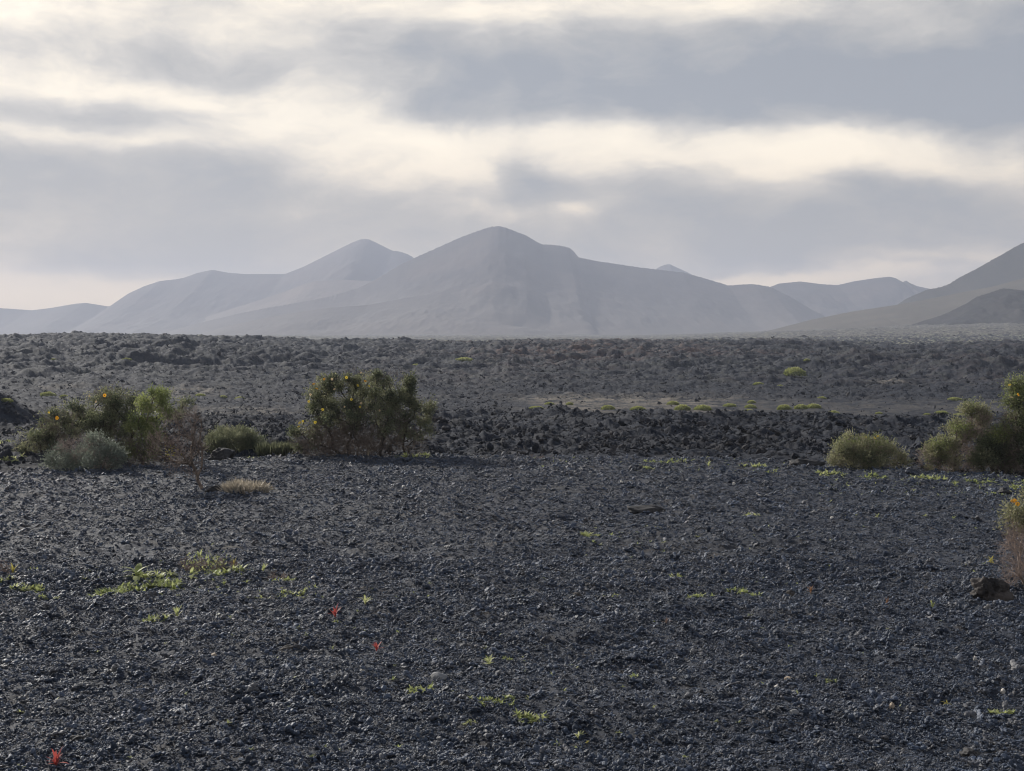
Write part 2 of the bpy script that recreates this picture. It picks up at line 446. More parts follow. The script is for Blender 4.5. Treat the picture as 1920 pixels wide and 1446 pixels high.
HM = dict(
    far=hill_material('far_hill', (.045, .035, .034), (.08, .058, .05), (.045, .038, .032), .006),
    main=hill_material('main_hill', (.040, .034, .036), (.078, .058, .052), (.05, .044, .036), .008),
    sun=hill_material('sunlit_hill', (.13, .10, .08), (.19, .145, .115), (.10, .085, .06), .01),  # sunlight on the spur is put into this paler tan
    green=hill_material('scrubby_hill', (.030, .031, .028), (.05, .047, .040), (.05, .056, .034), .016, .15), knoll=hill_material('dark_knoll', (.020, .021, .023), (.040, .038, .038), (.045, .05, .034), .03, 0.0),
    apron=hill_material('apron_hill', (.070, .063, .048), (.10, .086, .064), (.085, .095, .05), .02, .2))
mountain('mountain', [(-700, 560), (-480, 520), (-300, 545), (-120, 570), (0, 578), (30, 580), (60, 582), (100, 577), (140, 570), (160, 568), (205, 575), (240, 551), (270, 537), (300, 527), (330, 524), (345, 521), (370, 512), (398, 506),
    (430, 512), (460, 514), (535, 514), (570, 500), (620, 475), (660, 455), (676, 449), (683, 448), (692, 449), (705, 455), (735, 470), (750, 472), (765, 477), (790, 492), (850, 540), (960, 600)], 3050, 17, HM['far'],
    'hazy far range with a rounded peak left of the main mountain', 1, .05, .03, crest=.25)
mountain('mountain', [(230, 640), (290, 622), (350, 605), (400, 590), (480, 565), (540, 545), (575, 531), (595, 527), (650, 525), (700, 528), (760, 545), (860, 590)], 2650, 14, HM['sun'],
    'low sunlit tan spur between the far left range and the main mountain', 2, .04, .02, crest=.2)
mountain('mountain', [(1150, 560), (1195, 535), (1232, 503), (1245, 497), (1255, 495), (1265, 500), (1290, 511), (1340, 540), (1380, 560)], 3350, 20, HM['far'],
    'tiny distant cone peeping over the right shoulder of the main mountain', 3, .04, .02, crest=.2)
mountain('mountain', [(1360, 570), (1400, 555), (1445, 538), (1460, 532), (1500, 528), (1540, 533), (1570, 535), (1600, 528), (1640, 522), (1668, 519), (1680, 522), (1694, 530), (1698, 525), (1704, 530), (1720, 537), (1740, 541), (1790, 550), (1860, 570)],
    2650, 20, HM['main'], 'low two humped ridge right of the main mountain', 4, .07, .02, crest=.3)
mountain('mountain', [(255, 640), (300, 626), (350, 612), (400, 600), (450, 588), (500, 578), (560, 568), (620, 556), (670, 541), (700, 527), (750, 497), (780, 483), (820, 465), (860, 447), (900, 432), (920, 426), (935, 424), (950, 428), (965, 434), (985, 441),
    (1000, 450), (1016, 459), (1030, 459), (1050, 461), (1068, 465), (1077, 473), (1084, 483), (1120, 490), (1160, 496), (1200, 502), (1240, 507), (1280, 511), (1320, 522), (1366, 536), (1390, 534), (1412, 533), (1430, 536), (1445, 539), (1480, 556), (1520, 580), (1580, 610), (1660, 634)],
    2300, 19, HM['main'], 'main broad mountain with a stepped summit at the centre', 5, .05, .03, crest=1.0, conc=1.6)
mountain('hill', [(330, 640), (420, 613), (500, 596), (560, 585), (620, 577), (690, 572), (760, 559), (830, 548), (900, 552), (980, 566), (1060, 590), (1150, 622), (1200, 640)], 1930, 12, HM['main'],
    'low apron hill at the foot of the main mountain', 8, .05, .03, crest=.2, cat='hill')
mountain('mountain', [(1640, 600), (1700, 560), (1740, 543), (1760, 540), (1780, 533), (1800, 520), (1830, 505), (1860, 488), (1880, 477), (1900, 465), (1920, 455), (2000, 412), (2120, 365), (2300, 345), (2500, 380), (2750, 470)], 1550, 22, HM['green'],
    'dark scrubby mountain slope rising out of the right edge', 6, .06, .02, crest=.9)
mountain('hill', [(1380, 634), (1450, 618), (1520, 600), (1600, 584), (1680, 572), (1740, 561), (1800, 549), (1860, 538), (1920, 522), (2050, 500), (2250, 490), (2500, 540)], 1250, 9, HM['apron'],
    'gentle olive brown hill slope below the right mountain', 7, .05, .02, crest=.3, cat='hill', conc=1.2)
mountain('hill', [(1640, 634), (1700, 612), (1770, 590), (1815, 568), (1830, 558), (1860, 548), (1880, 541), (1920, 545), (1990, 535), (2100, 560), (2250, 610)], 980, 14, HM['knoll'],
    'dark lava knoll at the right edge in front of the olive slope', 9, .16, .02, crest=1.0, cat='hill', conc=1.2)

# ------------------------------------------------------------------ rocks
import bmesh
def rock_mesh(seed, sub=4, rough=.28, flat=(1, 1, 1), chops=7):
    bm = bmesh.new(); bmesh.ops.create_icosphere(bm, subdivisions=sub, radius=1.0)
    rnd = random.Random(seed)
    planes = [(Vector((rnd.gauss(0, 1), rnd.gauss(0, 1), rnd.gauss(0, .8))).normalized(), rnd.uniform(.55, .85)) for _ in range(chops)]
    off = Vector((rnd.uniform(0, 90), rnd.uniform(0, 90), rnd.uniform(0, 90)))
    for v in bm.verts:
        p = v.co.copy()
        for nrm, dd in planes:
            k = p.dot(nrm)
            if k > dd: p -= nrm * (k - dd) * .9
        nn = mnoise.fractal(p * 1.5 + off, 1.0, 2.1, 4) * rough + rough * .35 * mnoise.ridged_multi_fractal(p * 3.5 + off, 1, 2.1, 3, 1, 2) - rough * .3
        p = p * (1 + nn)
        v.co = Vector((p.x * flat[0], p.y * flat[1], p.z * flat[2]))
    V = np.array([v.co[:] for v in bm.verts]); Fa = np.array([[v.index for v in f.verts] for f in bm.faces]); bm.free()
    return V, Fa

def rock(name, px, py, wpx, hpx, mat, label, seed, cat='rock', group=None, depth=1.0, sink=.3, rz=0, sub=4, rough=.28):
    x, y, z = hit(px, py)
    d = math.hypot(x, y); m = d / F
    V, Fa = rock_mesh(seed, sub, rough)
    lo, hi = V.min(0), V.max(0)
    V = (V - (lo + hi) / 2) / (hi - lo)
    c, s_ = math.cos(rz), math.sin(rz)
    hz = hpx * m * 1.35
    V = V * np.array([wpx * m, wpx * m * depth, hz])
    V[:, 2] += hz * .5 - hz * sink
    V[:, 0], V[:, 2] = V[:, 0] * c - V[:, 2] * s_, V[:, 0] * s_ + V[:, 2] * c
    o = mk(name, V, Fa, mat, smooth=False)
    o.location = (x, y, z)
    return tag(o, label, cat, group)

rock('rock', 1858, 1124, 74, 50, M['rock'], 'large jagged brown black lava rock beside the dry bush at the right edge', 3, depth=.8, sub=5, rough=.5)
rock('rock', 1212, 962, 74, 16, M['black_rock'], 'low flat dark lava rock alone on the right half of the gravel', 5, depth=.5)
rock('rock', 1512, 874, 68, 17, M['black_rock'], 'long black boulder on the field edge left of the small round shrub', 8, depth=.5)
rock('rock', 402, 925, 36, 14, M['black_rock'], 'dark rock at the foot of the dry leaning bush', 9, depth=.6)
rock('rock', 415, 866, 52, 24, M['black_rock'], 'larger black rock between the left bushes and the grey green tuft shrub', 11, depth=.7)
rock('rock', 393, 851, 24, 14, M['black_rock'], 'smaller black rock behind the dry leaning bush', 12)
rock('rock', 1883, 926, 22, 12, M['black_rock'], 'small black rock just above the orange flowers at the right edge', 14)
rock('rock', 1083, 1120, 18, 10, M['rock'], 'small brown rock right of the pale gravel in the middle of the field', 15)
rock('rock', 1482, 1118, 17, 12, M['rock'], 'round dark brown rock below the first orange dry plant', 16, rough=.15)
rock('rock', 540, 1214, 30, 9, M['rock'], 'flat brown rock left of the red plants', 17, depth=.6)
rock('rock', 145, 1396, 28, 13, M['black_rock'], 'dark rock right above the big red plant in the bottom left corner', 18)
rock('rock', 1820, 1420, 38, 18, M['black_rock'], 'dark rock in the bottom right corner of the field', 19)
rock('rock', 835, 1443, 22, 14, M['black_rock'], 'dark rock at the bottom edge near the middle', 20)
SG = 'pale stones on the black gravel'
stones = [
 (822, 1276, 34, 15, 'grey_stone', 'flat pale grey stone, the widest pale stone in the middle foreground', .12),
 (401, 1230, 12, 8, 'tan_stone', 'small tan stone left of the flat brown rock', .15),
 (680, 1277, 11, 9, 'white_stone', 'small cream stone left of the flat grey stone', .15),
 (734, 1079, 6, 5, 'white_stone', 'tiny white stone in the middle distance of the gravel', .15),
 (1478, 1276, 17, 8, 'tan_stone', 'tan flat stone, larger of the two close together on the right foreground', .15),
 (1457, 1287, 11, 11, 'white_stone', 'pinkish white stone just left of the tan flat stone', .15),
 (1640, 1303, 12, 9, 'white_stone', 'cream stone left of the yellow leaf in the right foreground', .15),
 (1672, 1331, 11, 11, 'tan_stone', 'round cream tan stone below the cream one, right foreground', .1),
 (1828, 1248, 7, 9, 'white_stone', 'upright white stone below the large lava rock', .2),
 (1880, 1299, 9, 11, 'white_stone', 'white stone close to the right edge of the foreground', .2),
 (1421, 1376, 10, 5, 'white_stone', 'thin white stone near the bottom right of the middle', .2),
 (1395, 1239, 15, 9, 'grey_stone', 'grey stone left of the tan flat stone', .15),
 (14, 1229, 14, 8, 'white_stone', 'white sliver of stone at the left edge', .2),
 (738, 1429, 11, 9, 'white_stone', 'pale stone by the bottom edge left of the dark bottom rock', .2),
 (112, 1325, 22, 10, 'grey_stone', 'grey stone above the big red plant at left', .2),
 (961, 1313, 15, 8, 'grey_stone', 'grey stone just above the flat bright weeds at centre', .15),
 (1489, 1357, 18, 9, 'grey_stone', 'grey stone in a pale patch of the lower right foreground', .15),
 (1258, 1378, 11, 9, 'grey_stone', 'round grey stone right of the yellow flowered seedling', .1),
 (961, 1397, 13, 8, 'grey_stone', 'grey stone below the flat bright weeds at centre', .15),
 (325, 1393, 20, 9, 'grey_stone', 'grey stone in the lower left foreground', .15),
 (660, 932, 9, 6, 'white_stone', 'white stone below the flowering shrub, alone', .2),
 (757, 918, 7, 5, 'white_stone', 'little white stone below the right foot of the flowering shrub', .2),
 (1376, 911, 7, 6, 'white_stone', 'little white stone on the far right half near the field edge', .2),
 (1560, 976, 7, 6, 'white_stone', 'little white stone below the small round shrub', .2),
 (1165, 907, 6, 5, 'white_stone', 'little white stone near the field edge above the flat dark rock', .2),
 (1010, 1011, 13, 6, 'grey_stone', 'flat grey stone left of the pair of weeds near the centre', .2),
]
for i, (px, py, w, h, mt, lb, rg) in enumerate(stones):
    rock('stone', px, py, w, h, M[mt], lb, 100 + i, 'stone', SG, sub=3, rough=rg, depth=.9)

# ------------------------------------------------------------------ vegetation
def leaves(pos, nrm, L, W, rng, spread=.9):
    """one bent diamond per leaf: 4 vertices, 2 triangles"""
    n = len(pos)
    d = nrm + rng.normal(0, spread, (n, 3)); d /= np.linalg.norm(d, axis=1)[:, None] + 1e-9
    a = rng.normal(0, 1, (n, 3)); s_ = np.cross(d, a); s_ /= np.linalg.norm(s_, axis=1)[:, None] + 1e-9
    u = np.cross(s_, d)
    l = (L * rng.uniform(.6, 1.35, n))[:, None]; w = (W * rng.uniform(.6, 1.3, n))[:, None]
    p0 = pos; p1 = pos + d * l * .5 + s_ * w * .5 + u * l * .08; p2 = pos + d * l; p3 = pos + d * l * .5 - s_ * w * .5 + u * l * .08
    V = np.stack([p0, p1, p2, p3], 1).reshape(-1, 3)
    b = np.arange(n)[:, None] * 4
    return V, np.concatenate([b + np.array([[0, 1, 2]]), b + np.array([[0, 2, 3]])], 0)

def tubes(P0, P1, R0, R1):
    n = len(P0)
    d = P1 - P0; d /= np.linalg.norm(d, axis=1)[:, None] + 1e-9
    ref = np.where(np.abs(d[:, 2:3]) > .9, np.array([[1., 0, 0]]), np.array([[0, 0, 1.]]))
    s_ = np.cross(d, ref); s_ /= np.linalg.norm(s_, axis=1)[:, None] + 1e-9
    u = np.cross(d, s_)
    rows = []
    for P, R in ((P0, R0), (P1, R1)):
        for k in range(4):
            a = k * math.pi / 2
            rows.append(P + (s_ * math.cos(a) + u * math.sin(a)) * R[:, None])
    V = np.stack(rows, 1).reshape(-1, 3)
    b = np.arange(n)[:, None] * 8
    fs = [b + np.array([[k, (k + 1) % 4, 4 + (k + 1) % 4, 4 + k]]) for k in range(4)]
    return V, np.concatenate(fs, 0)

def grow(bases, tips, rng, step=.10, jit=.22, rmin=.0022, rpow=.42):
    """branch skeleton: every tip joins the nearest node that lies closer to a base"""
    P = [np.array(b, float) for b in bases]; par = [-1] * len(P); db = [0.0] * len(P)
    tips = np.array(tips)
    B = np.array(bases)
    dist = np.min(np.linalg.norm(tips[:, None] - B[None], axis=2), axis=1)
    cap = len(P) + len(tips) * 14
    A = np.zeros((cap, 3)); A[:len(P)] = P; DB = np.zeros(cap); n = len(P)
    par = np.full(cap, -1); par[1:len(P)] = 0
    A[:len(P), 2] -= .03
    tipn = []
    for i in np.argsort(dist):
        t = tips[i]
        dd = np.linalg.norm(A[:n] - t, axis=1)
        j = int(np.argmin(dd + .45 * DB[:n] + rng.uniform(0, .02, n)))
        L = dd[j]; m = max(1, min(13, int(L / step)))
        p0 = A[j].copy(); side = rng.normal(0, 1, 3) * L * jit * .5; sag = np.array([0, 0, L * .12])
        prev = j
        for k in range(1, m + 1):
            f = k / m
            p = p0 + (t - p0) * f + (side + sag) * math.sin(math.pi * f) * .6 + (rng.normal(0, 1, 3) * step * jit * (0 if k == m else 1))
            A[n] = p; par[n] = prev; DB[n] = DB[prev] + np.linalg.norm(p - A[prev]); prev = n; n += 1
            if n >= cap - 15: break
        tipn.append(prev)
        if n >= cap - 15: break
    w = np.zeros(n)
    for k in tipn: w[k] += 1
    for k in range(n - 1, -1, -1):
        if par[k] >= 0: w[par[k]] += w[k]
    k = np.where(par[:n] >= 0)[0]
    r = rmin * np.maximum(w, 1) ** rpow
    pr = par[:n][k]
    r0 = np.minimum(r[pr], r[k] * 1.5)
    return A[pr], A[k], r0, r[k], A[tipn]

class Shrub:
    def __init__(s, name, base, label, cat='shrub', seed=0, group=None):
        s.rng = np.random.RandomState(seed); s.x, s.y, s.z = hit(*base)
        s.y += .15; s.z = float(Zground(s.x, s.y)) - .02
        s.m = math.hypot(s.x, s.y) / F
        s.e = thing(name, (s.x, s.y, s.z), label, cat, group); s.tone = None
    def pt(s, px, py, dy=0.0):
        fx, fy, fz = ray(px, py); t = (s.y + dy) / fy
        return np.array([fx * t - s.x, dy, EYE + fz * t - s.z])
    def ell(s, cl, n, shell=.55, deep=1.0):
        """random points in clump ellipsoids: cl = (px, py, rx, ry[, dy])"""
        out = []; nr = []
        tot = sum(c[2] * c[3] for c in cl)
        for c in cl:
            k = max(3, int(n * c[2] * c[3] / tot))
            v = s.rng.normal(0, 1, (k, 3)); v /= np.linalg.norm(v, axis=1)[:, None]
            rr = s.rng.uniform(0, 1, k) ** (1 / 3.0); rr = rr * (1 - shell) + shell * s.rng.uniform(.75, 1.08, k)
            dy = c[4] if len(c) > 4 else 0.0
            ctr = s.pt(c[0], c[1], dy)
            p = v * rr[:, None] * np.array([c[2] * s.m, max(c[2], c[3]) * s.m * deep, c[3] * s.m]) + ctr
            p[:, 2] = np.maximum(p[:, 2], .02)
            out.append(p); nr.append(v)
        return np.concatenate(out), np.concatenate(nr)
    def clumps(s, cl, nclus, per, rad, shell=.75, deep=1.0):
        c, nr = s.ell(cl, nclus, shell, deep)
        k = len(c); tone = np.repeat(np.clip(s.rng.normal(.45, .36, k), 0, 1), per)
        sz = np.repeat(rad * s.rng.uniform(.6, 1.35, k), per)[:, None]
        v = s.rng.normal(0, 1, (k * per, 3)); v /= np.linalg.norm(v, axis=1)[:, None]
        p = np.repeat(c, per, 0) + v * sz * s.rng.uniform(.5, 1.0, (k * per, 1)) * np.array([1, 1, .8])
        p[:, 2] = np.maximum(p[:, 2], .02)
        s.tone = tone
        return p, np.repeat(nr, per, 0) * .5 + v * .8
    def branches(s, bases, tips, mat, name='branches', **kw):
        P0, P1, R0, R1, T = grow([s.pt(*b) for b in bases], tips, s.rng, **kw)
        V, Fa = tubes(P0, P1, R0, R1)
        mk(name, V, Fa, mat, s.e); return T
    def foliage(s, tips, nrm, per, L, W, mat, name='foliage', rad=.06, spread=.8):
        k = len(tips)
        p = np.repeat(tips, per, 0) + s.rng.normal(0, rad, (k * per, 3)); d = np.repeat(nrm, per, 0) + np.array([0, 0, .35])
        p[:, 2] = np.maximum(p[:, 2], .01)
        V, Fa = leaves(p, d, L, W, s.rng, spread)
        tn = s.tone if s.tone is not None and len(s.tone) == k else s.rng.uniform(.2, .8, k)
        mk(name, V, Fa, mat, s.e, attrs={'tone': np.repeat(np.repeat(tn, per), 4)})
    def twigs(s, cl, n, L, mat, name='twigs', r=.0022, up=.5, clus=None, shell=.3, deep=1.0):
        p, nr = s.ell(cl, n, shell, deep) if clus is None else s.clumps(cl, clus[0], n // clus[0], clus[1])
        d = nr * .7 + s.rng.normal(0, .6, p.shape) + np.array([0, 0, up]); d /= np.linalg.norm(d, axis=1)[:, None]
        l = (L * s.rng.uniform(.4, 1.4, len(p)))[:, None]
        mid = p + d * l * .5 + s.rng.normal(0, .12, p.shape) * l; end = p + d * l + s.rng.normal(0, .2, p.shape) * l
        # two side shoots on each twig
        e2 = mid + (d + s.rng.normal(0, .6, p.shape)) * l * .45; e3 = p * .5 + mid * .5 + (d + s.rng.normal(0, .7, p.shape)) * l * .45
        P0 = np.concatenate([p, mid, mid, p * .5 + mid * .5]); P1 = np.concatenate([mid, end, e2, e3])
        P0[:, 2] = np.maximum(P0[:, 2], 0); P1[:, 2] = np.maximum(P1[:, 2], 0.005)
        n_ = len(p); R0 = np.concatenate([np.full(n_, r), np.full(n_, r * .8), np.full(n_, r * .7), np.full(n_, r * .7)])
        V, Fa = tubes(P0, P1, R0, R0 * .6)
        mk(name, V, Fa, mat, s.e)
    def shoots(s, cl, n, L, mat, lmat):
        p, nr = s.ell(cl, n, .95)
        d = nr * .7 + s.rng.normal(0, .35, p.shape) + np.array([0, 0, .55]); d /= np.linalg.norm(d, axis=1)[:, None]
        l = (L * s.rng.uniform(.5, 1.3, len(p)))[:, None]
        V, Fa = tubes(p, p + d * l, np.full(len(p), .0022), np.full(len(p), .001))
        k = 16; f = s.rng.uniform(.05, 1.0, (len(p), k, 1))
        q = (p[:, None] + d[:, None] * l[:, None] * f + s.rng.normal(0, .012, (len(p), k, 3))).reshape(-1, 3)
        V2, F2 = leaves(q, np.repeat(d, k, 0) + np.array([0, 0, .35]), .042, .015, s.rng, .8)
        o = mk('leafy_shoots', np.concatenate([V, V2]), [Fa, F2 + len(V)], [mat, lmat], s.e, attrs={'tone': np.concatenate([np.zeros(len(V)), np.repeat(s.rng.uniform(.2, .9, len(q)), 4)])})
        o.data.polygons.foreach_set('material_index', np.concatenate([np.zeros(len(Fa), np.int32), np.ones(len(F2), np.int32)]))
    def flower(s, px, py, size, mat, dy=0.0, name='flower'):
        c = s.pt(px, py, dy); R = size * s.m * .5
        ax = np.array([s.rng.normal(0, .4), -1.0 + s.rng.normal(0, .3), .5 + s.rng.normal(0, .3)]); ax /= np.linalg.norm(ax)
        a = np.cross(ax, [0, 0, 1.]); a /= np.linalg.norm(a); b = np.cross(ax, a)
        Vs = []; Fs = []; n = 9
        for k in range(n):
            t = k * 2 * math.pi / n + s.rng.uniform(-.1, .1); d = a * math.cos(t) + b * math.sin(t); w = -a * math.sin(t) + b * math.cos(t)
            o = len(Vs)
            Vs += [c + d * R * .2, c + d * R * .65 + w * R * .26 + ax * R * .15, c + d * R, c + d * R * .65 - w * R * .26 + ax * R * .15]
            Fs += [[o, o + 1, o + 2], [o, o + 2, o + 3]]
        f = mk(name, np.array(Vs), np.array(Fs), mat, s.e)
        ring = [c + ax * R * .25] + [c + (a * math.cos(t) + b * math.sin(t)) * R * .3 + ax * R * .05 for t in np.linspace(0, 2 * math.pi, 9)[:-1]]
        mk('flower_centre', np.array(ring), np.array([[0, 1 + k, 1 + (k + 1) % 8] for k in range(8)]), M['disc'], f)

# --- the flowering shrub in the middle
S = Shrub('flowering_shrub', (725, 858), 'large rounded dark green shrub with orange and yellow flowers standing alone left of centre', seed=11)
CL = [(640, 748, 42, 30, 0), (693, 738, 48, 30, .1), (735, 742, 36, 30, -.1), (655, 778, 52, 24, -.3), (715, 785, 52, 26, -.25), (752, 768, 32, 30, 0), (614, 738, 26, 22, .2), (608, 765, 26, 22, 0), (690, 760, 60, 35, .4),
      (792, 771, 22, 18, 0), (780, 790, 22, 18, .1), (788, 805, 18, 22, -.1), (765, 728, 9, 20, 0), (765, 745, 14, 14, 0), (578, 805, 26, 18, .1), (558, 824, 16, 20, 0), (585, 826, 20, 12, .1), (640, 800, 26, 10, .2), (596, 798, 20, 14, -.1), (594, 735, 18, 16, .1), (588, 758, 16, 18, 0), (605, 722, 18, 12, 0), (650, 716, 24, 10, 0), (690, 716, 30, 10, 0), (770, 812, 16, 16, .2), (806, 768, 10, 10, 0), (700, 708, 14, 8, 0), (628, 712, 12, 8, 0), (768, 714, 5, 10, 0)]
tips, nr = S.clumps(CL, 150, 10, .085)
T = S.branches([(732, 858, 0), (722, 858, .1), (745, 857, -.05), (715, 859, -.1), (752, 858, .12), (690, 858, 0), (655, 857, .05), (765, 857, .1), (672, 858, -.1), (740, 858, .2)], tips, M['bark'], rpow=.40, rmin=.0026)
S.foliage(tips, nr, 24, .046, .018, M['dark_leaf'], rad=.042)
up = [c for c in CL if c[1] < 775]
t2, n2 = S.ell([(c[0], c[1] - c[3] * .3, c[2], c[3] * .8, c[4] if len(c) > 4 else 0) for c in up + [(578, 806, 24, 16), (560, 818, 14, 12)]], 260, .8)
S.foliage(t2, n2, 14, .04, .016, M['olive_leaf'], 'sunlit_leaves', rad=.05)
S.twigs([(600, 828, 42, 26), (575, 838, 25, 16), (680, 825, 60, 28), (640, 830, 50, 28), (770, 830, 28, 24), (625, 800, 40, 18), (715, 830, 40, 26), (660, 845, 60, 12), (590, 840, 34, 14), (700, 790, 70, 30)], 2600, .17, M['twig'], 'bare_twigs', r=.003)
S.twigs([(680, 715, 45, 18), (740, 715, 30, 14), (795, 765, 26, 14), (800, 790, 16, 24), (625, 722, 25, 12)], 260, .14, M['twig'], 'top_twigs', r=.0024, up=.9, shell=.8)
S.shoots([c for c in CL if c[1] < 800], 110, .2, M['twig'], M['dark_leaf'])
FL = [(588.5, 720, 6.5, 'petal'), (608, 711, 6, 'petal'), (622.5, 711, 5.5, 'pink_petal'), (649.6, 708, 6, 'yellow_petal'), (685, 715, 6, 'petal'), (671, 723, 6, 'yellow_petal'), (692, 724, 6, 'yellow_petal'), (627, 730, 5.5, 'pink_petal'),
      (594, 729, 5.5, 'petal'), (582, 740, 5, 'pink_petal'), (579, 753, 5.5, 'yellow_petal'), (659, 749, 6, 'yellow_petal'), (677, 756, 5.5, 'pink_petal'), (605, 768, 6, 'yellow_petal'), (675, 763, 5, 'yellow_petal'), (562, 793, 6.5, 'yellow_petal'),
      (568, 790, 5.5, 'yellow_petal'), (591, 792, 6, 'yellow_petal'), (560, 800, 5.5, 'yellow_petal'), (677, 699, 4.5, 'pink_petal'), (646, 763, 4.5, 'pink_petal'), (712, 770, 4.5, 'pink_petal')]
for px, py, sz, mt in FL: S.flower(px, py, sz, M[mt], dy=-.72 if py > 735 and px > 600 else -.42)

# --- left group
S = Shrub('flowering_shrub', (165, 868), 'broad dark green shrub with a few orange flowers, at the back of the left thicket', seed=21)
S.y += .35
CL = [(115, 797, 26, 24, 0), (95, 822, 26, 26, -.1), (70, 835, 24, 24, 0), (55, 848, 14, 16, .1), (150, 778, 32, 22, 0), (195, 768, 38, 28, .1), (238, 768, 32, 32, 0), (215, 748, 30, 15, .1), (180, 800, 46, 24, -.2), (232, 812, 26, 34, -.1), (130, 810, 30, 24, .2), (205, 800, 40, 26, -.35), (243, 838, 22, 22, -.1), (75, 815, 18, 16, .1), (330, 757, 24, 22, .2), (350, 763, 18, 15, .2)]
tips, nr = S.clumps(CL, 140, 9, .09)
S.branches([(150, 868, 0), (180, 868, .1), (220, 868, 0), (95, 866, .1), (290, 866, .25)], tips, M['bark'], rmin=.003)
S.foliage(tips, nr, 24, .043, .017, M['dark_leaf'], rad=.045)
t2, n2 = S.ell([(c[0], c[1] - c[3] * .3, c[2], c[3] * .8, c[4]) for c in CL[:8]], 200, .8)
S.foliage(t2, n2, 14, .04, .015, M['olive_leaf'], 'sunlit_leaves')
S.twigs([(100, 845, 40, 22), (160, 830, 40, 25), (60, 855, 30, 14), (215, 835, 30, 30), (225, 740, 36, 12), (160, 800, 70, 30), (250, 830, 40, 40)], 1200, .15, M['twig'], 'bare_twigs', r=.003)
S.shoots(CL, 90, .2, M['twig'], M['dark_leaf'])
for px, py, sz, mt in [(206, 740, 7, 'petal'), (118, 782, 7.5, 'petal'), (190, 752, 5, 'pink_petal'), (103, 772, 4.5, 'yellow_petal'), (178, 741, 4, 'pink_petal')]: S.flower(px, py, sz, M[mt], dy=-.55)

S = Shrub('shrub', (268, 874), 'bright green leafy shrub in the middle of the left thicket, brightest of its bushes', seed=22)
CL = [(292, 747, 24, 20, 0), (278, 775, 22, 26, 0), (260, 800, 16, 18, 0), (305, 762, 20, 18, .1), (258, 832, 20, 18, -.1), (292, 818, 16, 12, -.2), (270, 845, 18, 16, 0)]
tips, nr = S.clumps(CL, 34, 11, .09)
S.branches([(265, 874, 0), (285, 874, .1)], tips, M['twig'])
S.foliage(tips, nr, 34, .045, .016, M['bright_leaf'], rad=.055)
S.twigs([(270, 850, 28, 22), (255, 845, 18, 20)], 300, .14, M['twig'], 'bare_twigs', r=.003)

S = Shrub('shrub', (155, 886), 'low silvery grey green shrub in front of the left thicket', seed=23)
CL = [(130, 855, 36, 18, 0), (175, 842, 36, 20, .1), (200, 858, 28, 18, 0), (112, 866, 22, 14, -.1), (165, 868, 50, 14, -.1), (195, 832, 20, 14, .1), (215, 845, 14, 20, .1)]
tips, nr = S.clumps(CL, 46, 10, .09)
S.branches([(150, 886, 0), (180, 885, .1), (120, 884, 0)], tips, M['twig'])
S.foliage(tips, nr, 30, .05, .015, M['silver_leaf'], rad=.06)
S.twigs([(150, 840, 40, 18), (185, 862, 40, 16)], 420, .12, M['pale_twig'], 'bare_twigs', r=.003)

S = Shrub('dry_shrub', (384, 924), 'leafless brown twiggy shrub leaning left from a thin trunk', seed=24)
CL = [(347, 795, 26, 22, 0), (322, 782, 20, 14, 0), (352, 832, 24, 26, .1), (318, 852, 30, 20, .1), (296, 838, 22, 20, .1), (362, 868, 10, 26, 0), (368, 790, 10, 18, 0), (335, 872, 24, 14, 0), (310, 815, 24, 14, .1), (280, 852, 18, 14, .1), (372, 835, 8, 14, 0)]
tips, nr = S.clumps(CL, 46, 13, .085, .8)
T = S.branches([(384, 926, 0), (381, 926, .04), (387, 925, -.03)], tips, M['twig'], rmin=.0028, rpow=.36, jit=.3)
S.twigs(CL, 650, .12, M['pale_twig'], 'dry_twigs', r=.0020, clus=(65, .085))
S.twigs(CL, 420, .13, M['bark'], 'dark_twigs', r=.0020, clus=(42, .10))
S.foliage(*S.ell([(318, 848, 6, 4)], 8), 5, .04, .016, M['yellow_weed'], 'yellowed_leaves')

S = Shrub('shrub', (455, 852), 'low domed grey green tuft shrub between the dry shrub and the flowering shrub', seed=25)
CL = [(440, 828, 44, 20, 0), (420, 822, 26, 17, 0), (478, 836, 32, 14, .1), (405, 832, 16, 14, 0), (455, 815, 24, 10, 0)]
tips, nr = S.clumps(CL, 55, 9, .09)
S.branches([(440, 852, 0), (470, 852, .1), (415, 852, 0)], tips, M['twig'])
S.foliage(tips, nr * .7 + np.array([0, 0, .6]), 26, .06, .011, M['tuft_leaf'], rad=.05, spread=.6)
S.foliage(*S.ell(CL, 160, .2), 18, .05, .014, M['dark_leaf'], 'inner_leaves')

S = Shrub('grass_tussock', (522, 854), 'fuzzy grey green grass tussock touching the left side of the flowering shrub', cat='grass', seed=26)
t2, n2 = S.ell([(520, 846, 26, 9, 0), (500, 848, 18, 7, 0), (540, 845, 12, 9, 0)], 260, .2)
t2[:, 2] *= .35
S.foliage(t2, n2 * .3 + np.array([0, 0, 1.2]), 14, .17, .007, M['tuft_leaf'], 'blades', rad=.04, spread=.35)

